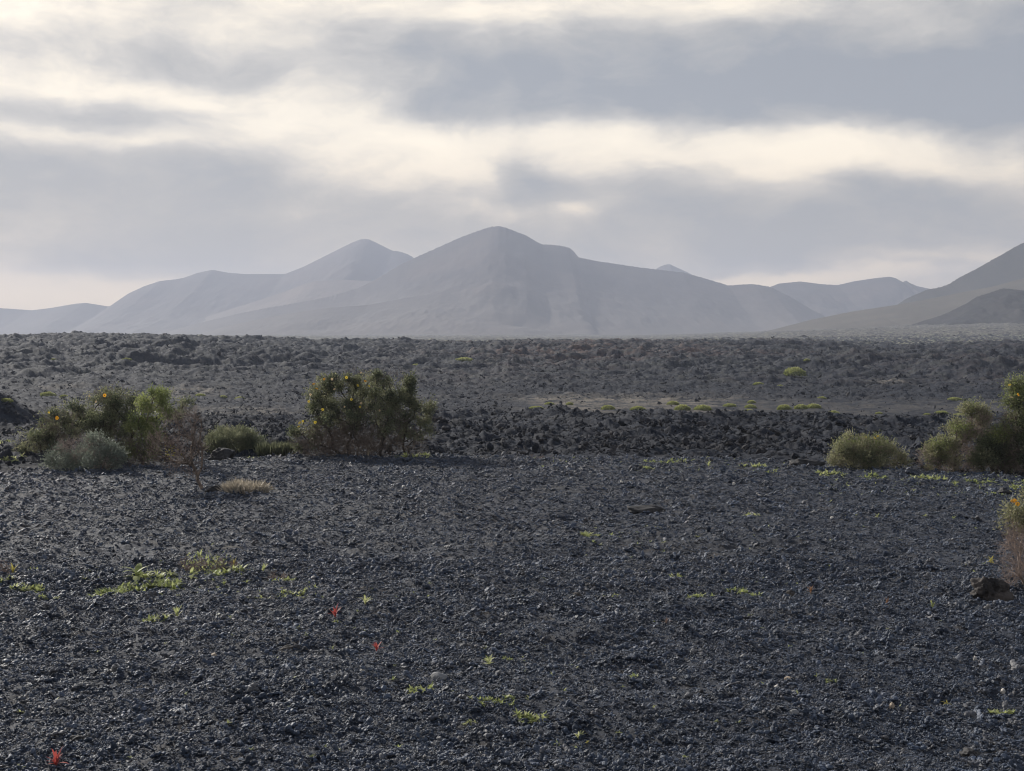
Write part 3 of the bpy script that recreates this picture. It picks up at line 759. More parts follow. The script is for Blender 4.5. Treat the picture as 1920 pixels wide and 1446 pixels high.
# --- right groups
S = Shrub('shrub', (1625, 880), 'small round olive green shrub with yellow flowers on the right field edge', seed=31)
CL = [(1582, 850, 24, 20, 0), (1602, 838, 26, 20, 0), (1630, 842, 36, 20, 0), (1662, 852, 26, 18, 0), (1640, 862, 44, 14, -.1), (1572, 866, 18, 10, 0), (1685, 866, 14, 10, 0), (1610, 862, 30, 14, -.1)]
tips, nr = S.clumps(CL, 48, 11, .10, .9)
S.branches([(1620, 880, 0), (1600, 880, .1), (1650, 880, .05)], tips, M['twig'])
S.foliage(tips, nr * .8 + np.array([0, 0, .4]), 20, .05, .013, M['olive_leaf'], rad=.045, spread=.6)
t2, n2 = S.ell([(1635, 856, 30, 16, -.2), (1585, 845, 10, 8, -.2)], 110)
S.foliage(t2, n2, 20, .04, .016, M['dark_leaf'], 'dark_leaves')
t2, n2 = S.ell([(1600, 826, 16, 6, 0), (1640, 832, 30, 8, 0), (1580, 838, 10, 8, 0)], 90)
S.foliage(t2, n2, 16, .045, .013, M['bright_leaf'], 'young_leaves')
S.twigs(CL, 420, .12, M['pale_twig'], 'bare_twigs', r=.0024)
S.shoots(CL, 70, .14, M['pale_twig'], M['olive_leaf'])
for px, py in [(1623, 820), (1640, 821), (1646, 818)]: S.flower(px, py, 5.5, M['yellow_petal'], dy=-.1)

S = Shrub('shrub', (1770, 884), 'open straggly shrub with bare pinkish twigs, left part of the thicket by the right edge', seed=32)
CL = [(1752, 856, 16, 22, 0), (1772, 842, 20, 20, 0), (1785, 862, 16, 16, 0), (1800, 806, 20, 15, .1), (1815, 815, 12, 10, .1), (1824, 766, 18, 12, .1), (1842, 775, 14, 12, .1), (1838, 790, 10, 12, .1), (1745, 870, 12, 10, 0)]
tips, nr = S.clumps(CL, 40, 10, .085)
S.branches([(1765, 884, 0), (1790, 885, .1), (1820, 886, .1)], tips, M['twig'], rmin=.003)
S.foliage(tips, nr, 26, .044, .015, M['olive_leaf'], rad=.05)
t2, n2 = S.ell([(1800, 804, 16, 10, 0), (1824, 762, 12, 10, .1), (1765, 838, 14, 12, -.1)], 80)
S.foliage(t2, n2, 18, .045, .016, M['bright_leaf'], 'young_leaves')
S.shoots(CL, 70, .18, M['pale_twig'], M['olive_leaf'])
S.twigs([(1740, 862, 18, 20), (1800, 855, 26, 28), (1825, 830, 22, 30), (1838, 795, 20, 20), (1795, 880, 40, 8)], 900, .13, M['pale_twig'], 'bare_twigs', r=.003)

S = Shrub('shrub', (1870, 886), 'dense dark green shrub in the middle of the thicket by the right edge', seed=33)
CL = [(1858, 842, 24, 22, 0), (1850, 864, 18, 16, -.1), (1873, 824, 20, 18, .1), (1884, 850, 20, 26, .1), (1836, 868, 14, 12, 0)]
tips, nr = S.clumps(CL, 40, 11, .09)
S.branches([(1865, 886, 0), (1850, 886, .1), (1885, 886, 0)], tips, M['bark'])
S.foliage(tips, nr, 32, .042, .016, M['dark_leaf'], rad=.055)
t2, n2 = S.ell([(1880, 812, 18, 12, -.1), (1865, 822, 14, 8, 0)], 70)
S.foliage(t2, n2, 16, .045, .014, M['bright_leaf'], 'young_leaves')
S.twigs([(1895, 840, 24, 36), (1850, 876, 40, 10), (1900, 870, 30, 14)], 500, .13, M['twig'], 'bare_twigs', r=.003)

S = Shrub('flowering_shrub', (1925, 888), 'tall upright green shrub with an orange flower cut by the right edge of the thicket', seed=34)
CL = [(1905, 738, 18, 22, 0), (1918, 725, 20, 16, 0), (1912, 768, 22, 26, 0), (1918, 800, 22, 26, 0), (1930, 835, 24, 30, 0), (1945, 750, 30, 40, .1), (1960, 800, 30, 45, .1), (1908, 815, 12, 16, 0)]
tips, nr = S.clumps(CL, 55, 11, .09)
S.branches([(1925, 888, 0), (1945, 888, .1)], tips, M['bark'])
S.foliage(tips, nr, 28, .048, .018, M['dark_leaf'], rad=.055)
t2, n2 = S.ell([(c[0], c[1] - 4, c[2], c[3], c[4]) for c in CL[:4]], 150, .8)
S.foliage(t2, n2, 14, .045, .016, M['bright_leaf'], 'young_leaves')
S.shoots(CL, 70, .2, M['twig'], M['dark_leaf'])
S.twigs([(1915, 860, 22, 26), (1895, 800, 14, 30)], 260, .14, M['twig'], 'bare_twigs', r=.003)
for px, py, mt in [(1909, 740, 'petal'), (1896, 745, 'pink_petal'), (1893, 722, 'yellow_petal')]: S.flower(px, py, 6.5, M[mt], dy=-.4)

S = Shrub('flowering_shrub', (1945, 1112), 'nearer dry shrub with orange flowers cut by the right edge beside the large rock', seed=35)
CL = [(1912, 968, 24, 22, 0), (1930, 950, 26, 22, 0), (1955, 975, 30, 30, 0)]
tips, nr = S.clumps(CL, 30, 9, .05)
CD = [(1903, 1060, 16, 16, 0), (1898, 1018, 14, 14, 0), (1900, 1090, 14, 12, 0), (1925, 1045, 30, 50, 0), (1945, 1000, 38, 45, 0), (1918, 1080, 20, 24, 0), (1960, 1060, 36, 50, 0), (1908, 1000, 18, 22, 0)]
td, nd_ = S.clumps(CD, 60, 10, .06, .8)
S.branches([(1945, 1112, 0), (1935, 1112, .05), (1955, 1112, .05)], np.concatenate([tips, td]), M['pale_twig'], rmin=.0016)
S.foliage(tips, nr, 16, .034, .013, M['olive_leaf'], rad=.04)
S.twigs(CD, 1500, .085, M['pale_twig'], 'dry_twigs', r=.0013, clus=(75, .07))
for px, py, sz in [(1899, 940, 10), (1908, 945, 9), (1903, 938, 7)]: S.flower(px, py, sz, M['petal'], dy=-.2)

# --- dry grass clump
S = Shrub('dry_grass_clump', (456, 928), 'straw coloured dry grass clump right of the dry leaning shrub', cat='grass', seed=27)
t2, n2 = S.clumps([(455, 926, 32, 5, 0), (447, 922, 18, 7, 0), (475, 927, 14, 4, 0)], 26, 12, .06)
t2[:, 2] *= .4
S.foliage(t2, n2 * .9 + np.array([0, 0, .7]), 9, .15, .005, M['dry_grass'], 'blades', rad=.03, spread=.55)

# ------------------------------------------------------------------ weeds
def strip_leaf(base, d, L, W, droop, Vs, Fs, segs=4):
    o = len(Vs); side = np.cross(d, [0, 0, 1.0]); side /= np.linalg.norm(side) + 1e-9
    p = np.array(base, float); dd = d.copy()
    for k in range(segs + 1):
        f = k / segs; w = W * (math.sin(math.pi * min(1, .18 + .82 * f)) if k < segs else .05)
        Vs.append(p - side * w * .5); Vs.append(p + side * w * .5)
        dd = dd - np.array([0, 0, droop / segs]); dd = dd / np.linalg.norm(dd); p = p + dd * L / segs
    for k in range(segs): a = o + 2 * k; Fs.append([a, a + 1, a + 3, a + 2])

def weed(px, py, wpx, hpx, label, seed, mat='weed', kind='patch', name='weed', group='small weeds on the gravel', cat='weed', dens=1.0):
    rng = np.random.RandomState(seed)
    x, y, z = hit(px, py); m = math.hypot(x, y) / F
    w, h = wpx * m * 1.15, hpx * m * (1.45 if py > 940 else 1.0)
    z += .028
    Vs, Fs = [], []
    if kind == 'rosette':
        ctr = [(0, 0, w * .5, h)]
    elif kind == 'upright':
        ctr = [(0, 0, w * .5, h)]
    else:
        k = max(4, int(wpx / 2.2 * dens))
        ctr = [(rng.uniform(-.5, .5) * w, rng.uniform(-.5, .5) * w * .8, min(w * .3, rng.uniform(.45, .9) * max(h, .05)), h * rng.uniform(.5, 1)) for _ in range(k)]
    for cx, cy, L, hh in ctr:
        zz = float(Zground(x + cx, y + cy)) - z
        for k in range(rng.randint(9, 15) + (8 if kind == 'upright' and mat == 'red_leaf' else 0)):
            t = rng.uniform(0, 2 * math.pi); el = rng.uniform(.2, 1.2) if kind != 'upright' else rng.uniform(.75, 1.45)
            d = np.array([math.cos(t) * math.cos(el), math.sin(t) * math.cos(el), math.sin(el)])
            l = max(L, hh * .8) * rng.uniform(.6, 1.1)
            b = np.array([cx, cy, zz + .005 + (hh * .3 * rng.rand() if kind != 'patch' else 0)])
            strip_leaf(b, d, l, l * rng.uniform(.2, .34) if kind != 'upright' else l * rng.uniform(.14, .24), rng.uniform(.4, 1.2), Vs, Fs)
    # creeping stems tie the tufts of one plant together
    for cx, cy, L, hh in ctr[1:]:
        p0 = np.array([ctr[0][0], ctr[0][1], 0.0]); p1 = np.array([cx, cy, 0.0])
        p0[2] = float(Zground(x + p0[0], y + p0[1])) - z + .008; p1[2] = float(Zground(x + cx, y + cy)) - z + .008
        sd_ = np.cross(p1 - p0, [0, 0, 1.0]); sd_ = sd_ / (np.linalg.norm(sd_) + 1e-9) * .0022
        o_ = len(Vs); Vs += [p0 - sd_, p0 + sd_, p1 + sd_, p1 - sd_]; Fs.append([o_, o_ + 1, o_ + 2, o_ + 3])
    o = mk(name, np.array(Vs), np.array(Fs), M[mat], attrs={'tone': rng.uniform(.2, .9) + rng.uniform(-.1, .1, len(Vs))}); o.location = (x, y, z)
    return tag(o, label, cat, group)

WEEDS = [
 (258, 1088, 40, 34, 'rosette', 'weed', 'tall bright rosette weed at the left end of the green patch'),
 (210, 1106, 52, 16, 'patch', 'weed', 'low bright weed patch left of and below the tall rosette'),
 (252, 1100, 50, 16, 'patch', 'weed', 'low weed spreading right below the tall rosette'),
 (292, 1082, 44, 18, 'patch', 'weed', 'yellow green weed patch just right of the tall rosette'),
 (303, 1096, 64, 15, 'patch', 'weed', 'low thin weed patch between the tall rosette and the dry seed stems'),
 (358, 1086, 40, 24, 'rosette', 'weed', 'bright rosette weed right under the dry seed stems'),
 (374, 1052, 9, 14, 'upright', 'weed', 'single upright bright shoot on top of the dry seed stems'),
 (438, 1068, 14, 14, 'upright', 'yellow_weed', 'yellowish shoot at the right end of the dry seed stems'),
 (425, 1080, 56, 14, 'patch', 'weed', 'weed patch at the right foot of the dry seed stems'),
 (494, 1080, 16, 14, 'upright', 'weed', 'faint upright weed right of the dry seed stems'),
 (530, 1088, 36, 12, 'patch', 'weed', 'pale weed patch right of the faint upright weed'),
 (580, 1107, 22, 9, 'patch', 'weed', 'small weed right of the dry seed stem clump, above the upper red plant'),
 (545, 1118, 46, 8, 'patch', 'weed', 'thin wide weed patch left of the upper red plant'),
 (420, 1096, 14, 8, 'rosette', 'weed', 'tiny rosette below the dry seed stems'),
 (463, 1094, 14, 9, 'rosette', 'weed', 'tiny rosette below the faint upright weed'),
 (490, 1126, 14, 8, 'rosette', 'weed', 'tiny weed midway between the dry seed stems and the red plant'),
 (54, 1104, 44, 15, 'patch', 'weed', 'weed patch near the left edge beside the dry stalks'),
 (8, 1092, 22, 10, 'patch', 'weed', 'weed patch cut by the left edge under the dry stalks'),
 (25, 1080, 9, 16, 'upright', 'yellow_weed', 'yellow upright leaf by the dry stalks at the left edge'),
 (66, 1072, 24, 8, 'patch', 'weed', 'small weed above the left edge patch'),
 (92, 1126, 30, 9, 'patch', 'weed', 'dull green weed right of and below the left edge patches'),
 (291, 1165, 40, 14, 'patch', 'weed', 'bright weed patch alone below the big green patch'),
 (332, 1158, 12, 18, 'upright', 'weed', 'upright sprig right of the lone bright weed patch'),
 (575, 1198, 14, 8, 'rosette', 'weed', 'small rosette left of the smaller red plant'),
 (627, 1172, 20, 7, 'patch', 'weed', 'green leaves just under the upper red plant'),
 (40, 1445, 16, 10, 'rosette', 'weed', 'green rosette at the bottom edge left of the big red plant'),
 (685, 1140, 32, 18, 'upright', 'weed', 'airy upright weed right of the upper red plant'),
 (917, 1252, 20, 16, 'rosette', 'weed', 'lone bright rosette below the middle of the field'),
 (953, 1234, 16, 9, 'patch', 'weed', 'small weed right above the lone bright rosette'),
 (788, 1306, 38, 16, 'patch', 'weed', 'bright weed patch below the flat grey stone'),
 (930, 1334, 58, 9, 'patch', 'weed', 'wide flat bright weed, left of the two at the lower centre'),
 (995, 1356, 46, 14, 'patch', 'weed', 'bright weed patch, right of the two at the lower centre'),
 (1085, 1384, 16, 18, 'upright', 'weed', 'thin upright seedling right of the lower centre weeds'),
 (1101, 1390, 8, 6, 'rosette', 'yellow_weed', 'tiny yellow seedling right of the thin upright one'),
 (1046, 1392, 14, 9, 'rosette', 'weed', 'tiny seedling below the right lower centre weed'),
 (880, 1360, 22, 9, 'patch', 'weed', 'faint weed below the wide flat one'),
 (1106, 1007, 26, 12, 'patch', 'weed', 'larger of two weeds near the middle, below the flat dark rock'),
 (1158, 1014, 16, 8, 'rosette', 'weed', 'smaller of two weeds near the middle, below the flat dark rock'),
 (1146, 1116, 28, 8, 'patch', 'weed', 'flat weed right of the small brown rock'),
 (1272, 1083, 30, 9, 'patch', 'weed', 'lone flat bright weed right of the middle of the field'),
 (1185, 1266, 16, 10, 'patch', 'weed', 'small weed alone in the right centre foreground'),
 (1035, 1274, 10, 9, 'rosette', 'weed', 'small rosette between the lone bright rosette and right centre weed'),
 (1384, 1107, 34, 12, 'patch', 'weed', 'topmost weed of the three right of the middle'),
 (1316, 1124, 38, 11, 'patch', 'weed', 'leftmost weed of the three right of the middle'),
 (1412, 1116, 24, 9, 'patch', 'weed', 'rightmost weed of the three right of the middle'),
 (1300, 1166, 12, 6, 'rosette', 'weed', 'tiny bright weed below the three right of the middle'),
 (1560, 1283, 18, 6, 'patch', 'weed', 'small flat weed right of the tan flat stone'),
 (1878, 1332, 36, 8, 'patch', 'weed', 'flat yellow green weed at the right edge foreground'),
 (1284, 1424, 12, 7, 'rosette', 'weed', 'small green weed at the bottom right of the middle'),
 (1776, 1318, 14, 10, 'rosette', 'yellow_weed', 'yellow weed in the right foreground above the flat weed'),
 (1748, 1140, 20, 10, 'upright', 'weed', 'pale weed left of the large lava rock'),
 (1735, 972, 12, 7, 'rosette', 'weed', 'little weed above the orange dry plants, far right'),
 (1645, 974, 12, 8, 'rosette', 'weed', 'little weed below the small round shrub'),
 (1410, 968, 22, 7, 'patch', 'weed', 'faint flat weed right of the flat dark rock'),
 (775, 857, 52, 14, 'patch', 'weed', 'light green weeds at the right foot of the flowering shrub'),
 (1222, 866, 26, 8, 'patch', 'weed', 'weed on the field edge, leftmost of the bright edge weeds'),
 (1262, 868, 44, 9, 'patch', 'weed', 'widest bright weed on the field edge right of centre'),
 (1216, 882, 22, 9, 'patch', 'weed', 'weed just in front of the field edge right of centre'),
 (1328, 874, 22, 11, 'upright', 'weed', 'upright weed on the field edge left of the black boulder'),
 (1412, 876, 44, 11, 'patch', 'weed', 'bright weed on the field edge just left of the black boulder'),
 (1445, 886, 22, 8, 'patch', 'weed', 'weed in front of the black boulder'),
 (470, 860, 30, 8, 'patch', 'weed', 'light weed at the foot of the grey green tuft shrub'),
 (12, 874, 46, 12, 'patch', 'weed', 'pale green weeds at the left edge below the thicket'),
 (14, 848, 40, 16, 'patch', 'weed', 'leafy green weeds at the left edge beside the thicket'),
 (1560, 892, 44, 12, 'patch', 'weed', 'pale weeds at the left foot of the small round shrub'),
 (1640, 896, 50, 12, 'patch', 'weed', 'pale weeds in front of the small round shrub'),
 (1740, 900, 56, 13, 'patch', 'weed', 'pale weeds in front of the straggly right shrub'),
 (1790, 912, 22, 14, 'upright', 'weed', 'upright pale weed in front of the dense right shrub'),
 (1838, 908, 40, 11, 'patch', 'weed', 'low pale weed in front of the dense right shrub'),
 (1905, 906, 36, 11, 'patch', 'weed', 'weeds at the right edge in front of the tall upright shrub'),
 (1868, 930, 18, 10, 'patch', 'weed', 'weed left of the small black rock at right'),
 (1912, 922, 26, 14, 'patch', 'weed', 'bright weed at the right edge above the orange flowers'),
 (690, 858, 8, 22, 'upright', 'dry_grass', 'single dry straw stalk in front of the flowering shrub'),
]
for i, (px, py, w, h, kd, mt, lb) in enumerate(WEEDS):
    weed(px, py, w, h, lb, 500 + i, mt, kd)
RG = 'red plants on the gravel'
weed(105, 1436, 26, 24, 'biggest bright red rosette plant, in the bottom left corner', 801, 'red_leaf', 'upright', 'red_plant', RG, 'plant')
weed(629, 1166, 19, 17, 'middle sized red plant left of centre, the farthest of the red plants', 802, 'red_leaf', 'upright', 'red_plant', RG, 'plant')
weed(706, 1221, 12, 15, 'smallest red plant, between the flat brown rock and the cream stone', 803, 'red_leaf', 'upright', 'red_plant', RG, 'plant')
weed(1520, 1112, 13, 12, 'orange dry plant above the round dark brown rock', 804, 'orange_leaf', 'upright', 'dry_plant', 'orange dry plants', 'plant')
weed(1664, 1136, 15, 11, 'orange dry plant left of the large lava rock', 805, 'orange_leaf', 'upright', 'dry_plant', 'orange dry plants', 'plant')
weed(1858, 1066, 16, 12, 'yellow dry leaf plant just above the large lava rock', 806, 'yellow_weed', 'rosette', 'dry_plant', 'orange dry plants', 'plant')
weed(1250, 1170, 12, 12, 'dull red dry plant near the three weeds right of the middle', 807, 'dry_stem', 'upright', 'dry_plant', 'orange dry plants', 'plant')

# dry seed stems
def dry_stems(px, py, wpx, hpx, label, seed, n):
    S = Shrub('dry_seed_stems', (px, py), label, cat='plant', seed=seed)
    tips, nr = S.clumps([(px - wpx * .22, py - hpx * .6, wpx * .3, hpx * .42, 0), (px + wpx * .05, py - hpx * .42, wpx * .34, hpx * .36, 0), (px + wpx * .32, py - hpx * .5, wpx * .2, hpx * .4, 0)], n // 7, 7, .035, .9)
    k = 4
    S.branches([(px + (i - 1.5) * wpx * .22, py, .02 * i) for i in range(k)], tips, M['dry_stem'], 'stems', rmin=.0014, rpow=.3, step=.06)
    S.foliage(tips, nr, 5, .014, .006, M['dry_stem'], 'seed_heads', rad=.012)
    return S
S = dry_stems(390, 1074, 105, 30, 'tangle of dry pinkish seed stems above the bright green patch', 41, 320)
t2, n2 = S.ell([(390, 1066, 40, 8, 0)], 60); S.foliage(t2, n2, 6, .035, .012, M['weed'], 'green_leaves')
dry_stems(8, 1085, 30, 34, 'dry pale stalks cut by the left edge', 42, 80)
dry_stems(520, 1092, 40, 18, 'thin dry brown stems right of the seed stem tangle', 43, 60)
dry_stems(1010, 862, 40, 8, 'faint dry stems on the field edge near the centre', 44, 50)

# ------------------------------------------------------------------ spurge mounds on the lava
def spurge_mesh(seed):
    rng = np.random.RandomState(seed)
    n = 1500
    v = rng.normal(0, 1, (n, 3)); v[:, 2] = np.abs(v[:, 2]); v /= np.linalg.norm(v, axis=1)[:, None]
    lump = 1 + .22 * np.array([mnoise.noise(Vector(p * 2.3 + seed)) for p in v])
    p = v * (rng.uniform(.8, 1.0, n) * lump)[:, None] * np.array([.5, .5, .42])
    return leaves(p, v + np.array([0, 0, .3]), .12, .045, rng, .5)
SM = []
for k in range(3):
    V, Fa = spurge_mesh(60 + k); SM.append((V, Fa))
SPG = 'yellow green spurge mounds on the lava'
first = {}
def spurge(px, py, wpx, label, k, hz=1.0):
    x, y, z = hit(px, py); m = math.hypot(x, y) / F
    if k not in first:
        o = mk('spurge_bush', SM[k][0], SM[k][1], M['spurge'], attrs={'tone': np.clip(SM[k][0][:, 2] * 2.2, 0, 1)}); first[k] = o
    else:
        o = first[k].copy(); COL.objects.link(o)
    s_ = wpx * m; o.scale = (s_, s_, s_ * hz); o.location = (x, y, z - .02); o.rotation_euler = (0, 0, px)
    return tag(o, label, 'bush', SPG)
SP = [
 (870, 686, 32, .5, 'wide yellow green spurge high on the lava, below the right shoulder of the summit'),
 (780, 694, 16, .8, 'small spurge high on the lava to the upper right of the flowering shrub'),
 (1490, 712, 38, .8, 'large spurge mound alone halfway up the lava on the right'),
 (1513, 693, 12, .8, 'small spurge just above the large lone mound on the right'),
 (1422, 727, 18, .6, 'small spurge left of and below the large lone mound'),
 (1463, 727, 14, .6, 'tiny spurge right below the large lone mound'),
 (1541, 749, 16, .7, 'spurge right of the strip, just above its right end'),
 (1005, 767, 26, .5, 'flat spurge, leftmost of the row along the pale strip'),
 (1030, 758, 18, .6, 'small spurge, second from the left along the pale strip'),
 (1068, 760, 14, .9, 'small spurge, third from the left along the pale strip'),
 (1140, 768, 24, .8, 'rounded spurge, fourth from the left along the pale strip'),
 (1196, 769, 26, .6, 'low spurge, fifth from the left along the pale strip'),
 (1262, 758, 22, .7, 'upper spurge of the pair in the middle of the pale strip'),
 (1280, 768, 28, .8, 'lower spurge of the pair in the middle of the pale strip'),
 (1318, 768, 30, .7, 'broad spurge just right of the middle pair along the strip'),
 (1368, 763, 24, .6, 'flat spurge between the broad one and the triple clump'),
 (1409, 756, 15, .8, 'top spurge of the triple clump in the strip'),
 (1407, 766, 20, .7, 'middle spurge of the triple clump in the strip'),
 (1404, 774, 18, .7, 'bottom spurge of the triple clump in the strip'),
 (1470, 767, 24, .8, 'spurge left of the double clump near the right end of the strip'),
 (1502, 767, 24, .7, 'left spurge of the double clump near the right end of the strip'),
 (1526, 766, 26, .7, 'right spurge of the double clump near the right end of the strip'),
 (1520, 779, 14, .6, 'small spurge below the double clump at the right end of the strip'),
 (1563, 778, 22, .8, 'last spurge at the right end of the pale strip'),
 (1648, 776, 13, .7, 'small spurge above the small round shrub'),
 (1765, 775, 22, .5, 'flat spurge left of the straggly shrub top'),
 (1738, 777, 12, .6, 'tiny spurge farther left of the straggly shrub top'),
 (1790, 752, 24, .5, 'flat spurge above the straggly shrub at right'),
 (1800, 778, 24, .6, 'spurge touching the straggly shrub top at right'),
 (1917, 672, 14, .7, 'small spurge high on the lava at the right edge'),
 (90, 744, 26, .7, 'spurge on the lava above the left thicket'),
 (10, 741, 24, .6, 'spurge on top of the dark mound at the left edge'),
 (120, 747, 14, .6, 'small spurge just right of the one above the left thicket'),
 (238, 690, 16, .5, 'spurge high on the lava above the left thicket'),
 (100, 679, 9, .8, 'tiny pale spurge highest on the left lava'),
 (375, 745, 20, .6, 'spurge right of the top of the left thicket'),
 (418, 747, 14, .6, 'small spurge farther right of the left thicket'),
 (450, 748, 18, .7, 'spurge between the left thicket and the flowering shrub'),
 (1407, 822, 26, .8, 'spurge in the near dark lava below the triple clump'),
]
for i, (px, py, w, hz, lb) in enumerate(SP): spurge(px, py, w, lb, i % 3, hz)

# ------------------------------------------------------------------ loose gravel (nobody could count it)
def instancer(name, P, S3, ROT, mat, subd, variants, amp, label, cat, tone, lumps=1, nscale=1.1):
    me = bpy.data.meshes.new(name); me.vertices.add(len(P)); me.vertices.foreach_set('co', P.astype(np.float32).ravel())
    for nm, arr in (('psize', S3), ('prot', ROT)):
        a = me.attributes.new(nm, 'FLOAT_VECTOR', 'POINT'); a.data.foreach_set('vector', arr.astype(np.float32).ravel())
    a = me.attributes.new('tone', 'FLOAT', 'POINT'); a.data.foreach_set('value', tone.astype(np.float32))
    o = bpy.data.objects.new(name, me); COL.objects.link(o); me.materials.append(mat)
    ng = bpy.data.node_groups.new(name + '_nodes', 'GeometryNodeTree')
    ng.interface.new_socket('Geometry', in_out='INPUT', socket_type='NodeSocketGeometry')
    ng.interface.new_socket('Geometry', in_out='OUTPUT', socket_type='NodeSocketGeometry')
    nd = ng.nodes; ln = ng.links
    gi = nd.new('NodeGroupInput'); go = nd.new('NodeGroupOutput')
    g2i = nd.new('GeometryNodeGeometryToInstance')
    for k in range(variants):
        jn = nd.new('GeometryNodeJoinGeometry'); vr = random.Random(31 * k + 5)
        for q_ in range(lumps):
            ic = nd.new('GeometryNodeMeshIcoSphere'); ic.inputs['Radius'].default_value = 1.0; ic.inputs['Subdivisions'].default_value = subd
            tf = nd.new('GeometryNodeTransform'); ln.new(ic.outputs['Mesh'], tf.inputs['Geometry'])
            if lumps > 1:
                rr = vr.uniform(.20, .55); aa = vr.uniform(0, 6.28); dd = vr.uniform(.2, 1.0 + .09 * lumps) if q_ else 0
                tf.inputs['Translation'].default_value = (dd * math.cos(aa), dd * math.sin(aa), vr.uniform(-.2, .25))
                tf.inputs['Scale'].default_value = (rr, rr * vr.uniform(.7, 1.2), rr * vr.uniform(.7, 1.1))
            ln.new(tf.outputs[0], jn.inputs[0])
        sp = nd.new('GeometryNodeSetPosition')
        nz = nd.new('ShaderNodeTexNoise'); nz.noise_dimensions = '4D'; nz.inputs['W'].default_value = 3.7 * k + 1
        nz.inputs['Scale'].default_value = nscale; nz.inputs['Detail'].default_value = 3; nz.inputs['Roughness'].default_value = .65
        ps = nd.new('GeometryNodeInputPosition'); ln.new(ps.outputs[0], nz.inputs['Vector'])
        sub = nd.new('ShaderNodeVectorMath'); sub.operation = 'SUBTRACT'; ln.new(nz.outputs['Color'], sub.inputs[0]); sub.inputs[1].default_value = (.5, .5, .5)
        mul = nd.new('ShaderNodeVectorMath'); mul.operation = 'SCALE'; ln.new(sub.outputs[0], mul.inputs[0]); mul.inputs['Scale'].default_value = amp
        ln.new(jn.outputs[0], sp.inputs['Geometry']); ln.new(mul.outputs[0], sp.inputs['Offset'])
        sm = nd.new('GeometryNodeSetMaterial'); sm.inputs['Material'].default_value = mat; ln.new(sp.outputs[0], sm.inputs[0])
        ln.new(sm.outputs[0], g2i.inputs[0])
    iop = nd.new('GeometryNodeInstanceOnPoints'); ln.new(gi.outputs[0], iop.inputs['Points']); ln.new(g2i.outputs[0], iop.inputs['Instance'])
    iop.inputs['Pick Instance'].default_value = True
    ri = nd.new('FunctionNodeRandomValue'); ri.data_type = 'INT'; ri.inputs[4].default_value = 0; ri.inputs[5].default_value = variants - 1
    ln.new(ri.outputs[2], iop.inputs['Instance Index'])
    for nm, sock in (('psize', 'Scale'), ('prot', 'Rotation')):
        na = nd.new('GeometryNodeInputNamedAttribute'); na.data_type = 'FLOAT_VECTOR'; na.inputs[0].default_value = nm
        ln.new(na.outputs[0], iop.inputs[sock])
    ln.new(iop.outputs[0], go.inputs[0])
    md = o.modifiers.new('scatter', 'NODES'); md.node_group = ng
    return tag(o, label, cat, kind='stuff')

rng = np.random.RandomState(99)
def ring(n, r0, r1, pw=1.0, a=25):
    az = np.radians(rng.uniform(-a, a, n)); u = rng.uniform(0, 1, n)
    r = r0 + (r1 - r0) * u ** pw
    return r * np.sin(az), r * np.cos(az), r
x, y, r = ring(150000, 6.3, 15.5, 1.0)
x2, y2, r2 = ring(125000, 14, 29.5, 1.0)
x = np.concatenate([x, x2]); y = np.concatenate([y, y2]); r = np.concatenate([r, r2])
clus = fbm(x * .6, y * .9, 3, 81)
keep = (r < edge_r(960 + F * x / y) + .1) & (rng.uniform(-.9, 1.1, len(x)) < clus + .75)
x, y, r, clus = x[keep], y[keep], r[keep], clus[keep]
n = len(x)
size = np.clip(.0082 * (1 + rng.pareto(3.4, n)), .0082, .034) * np.interp(r, [7, 15, 28], [1.0, 1.25, 1.7])
sx = np.stack([size * rng.uniform(.8, 1.35, n), size * rng.uniform(.8, 1.35, n), size * rng.uniform(.5, .95, n)], 1)
rot = np.stack([rng.normal(0, .5, n), rng.normal(0, .5, n), rng.uniform(0, 6.28, n)], 1)
tone = np.clip(rng.uniform(0, .96, n) + .12 * fbm(x * .5, y * .5, 2, 82), 0, .965); tone[(rng.uniform(0, 1, n) < .006) & (size < .012)] = 1.0
z = Zfield(x, y) + sx[:, 2] * .25
instancer('gravel', np.stack([x, y, z], 1), sx, rot, M['lapilli'], 2, 10, .8, 'loose black lapilli gravel strewn over the whole field', 'gravel', tone, 9, 2.6)

# clinker rubble on the lava
x, y, r = ring(60000, 26, 80, 1.1, 24)
x2, y2, r2 = ring(105000, 80, 420, 1.25, 24)
x = np.concatenate([x, x2]); y = np.concatenate([y, y2]); r = np.concatenate([r, r2])
px = 960 + F * x / y
keep = (r > edge_r(px) + .4) & ~((r > 88) & (r < 122) & (px > 960) & (rng.uniform(0, 1, len(r)) < .85)) & (rng.uniform(-.8, 1.2, len(x)) < fbm(x * .15, y * .15, 3, 83) + .5)
x, y, r = x[keep], y[keep], r[keep]; n = len(x)
size = np.clip(.045 * (1 + rng.pareto(2.6, n)), .045, .26) * np.interp(r, [26, 34, 80, 150, 400], [.5, .72, .9, 1.2, 1.7])
sx = np.stack([size * rng.uniform(.7, 1.4, n), size * rng.uniform(.7, 1.4, n), size * rng.uniform(.45, .9, n)], 1)
rot = np.stack([rng.normal(0, .6, n), rng.normal(0, .6, n), rng.uniform(0, 6.28, n)], 1)
z = Zlava(x, y) + sx[:, 2] * .3
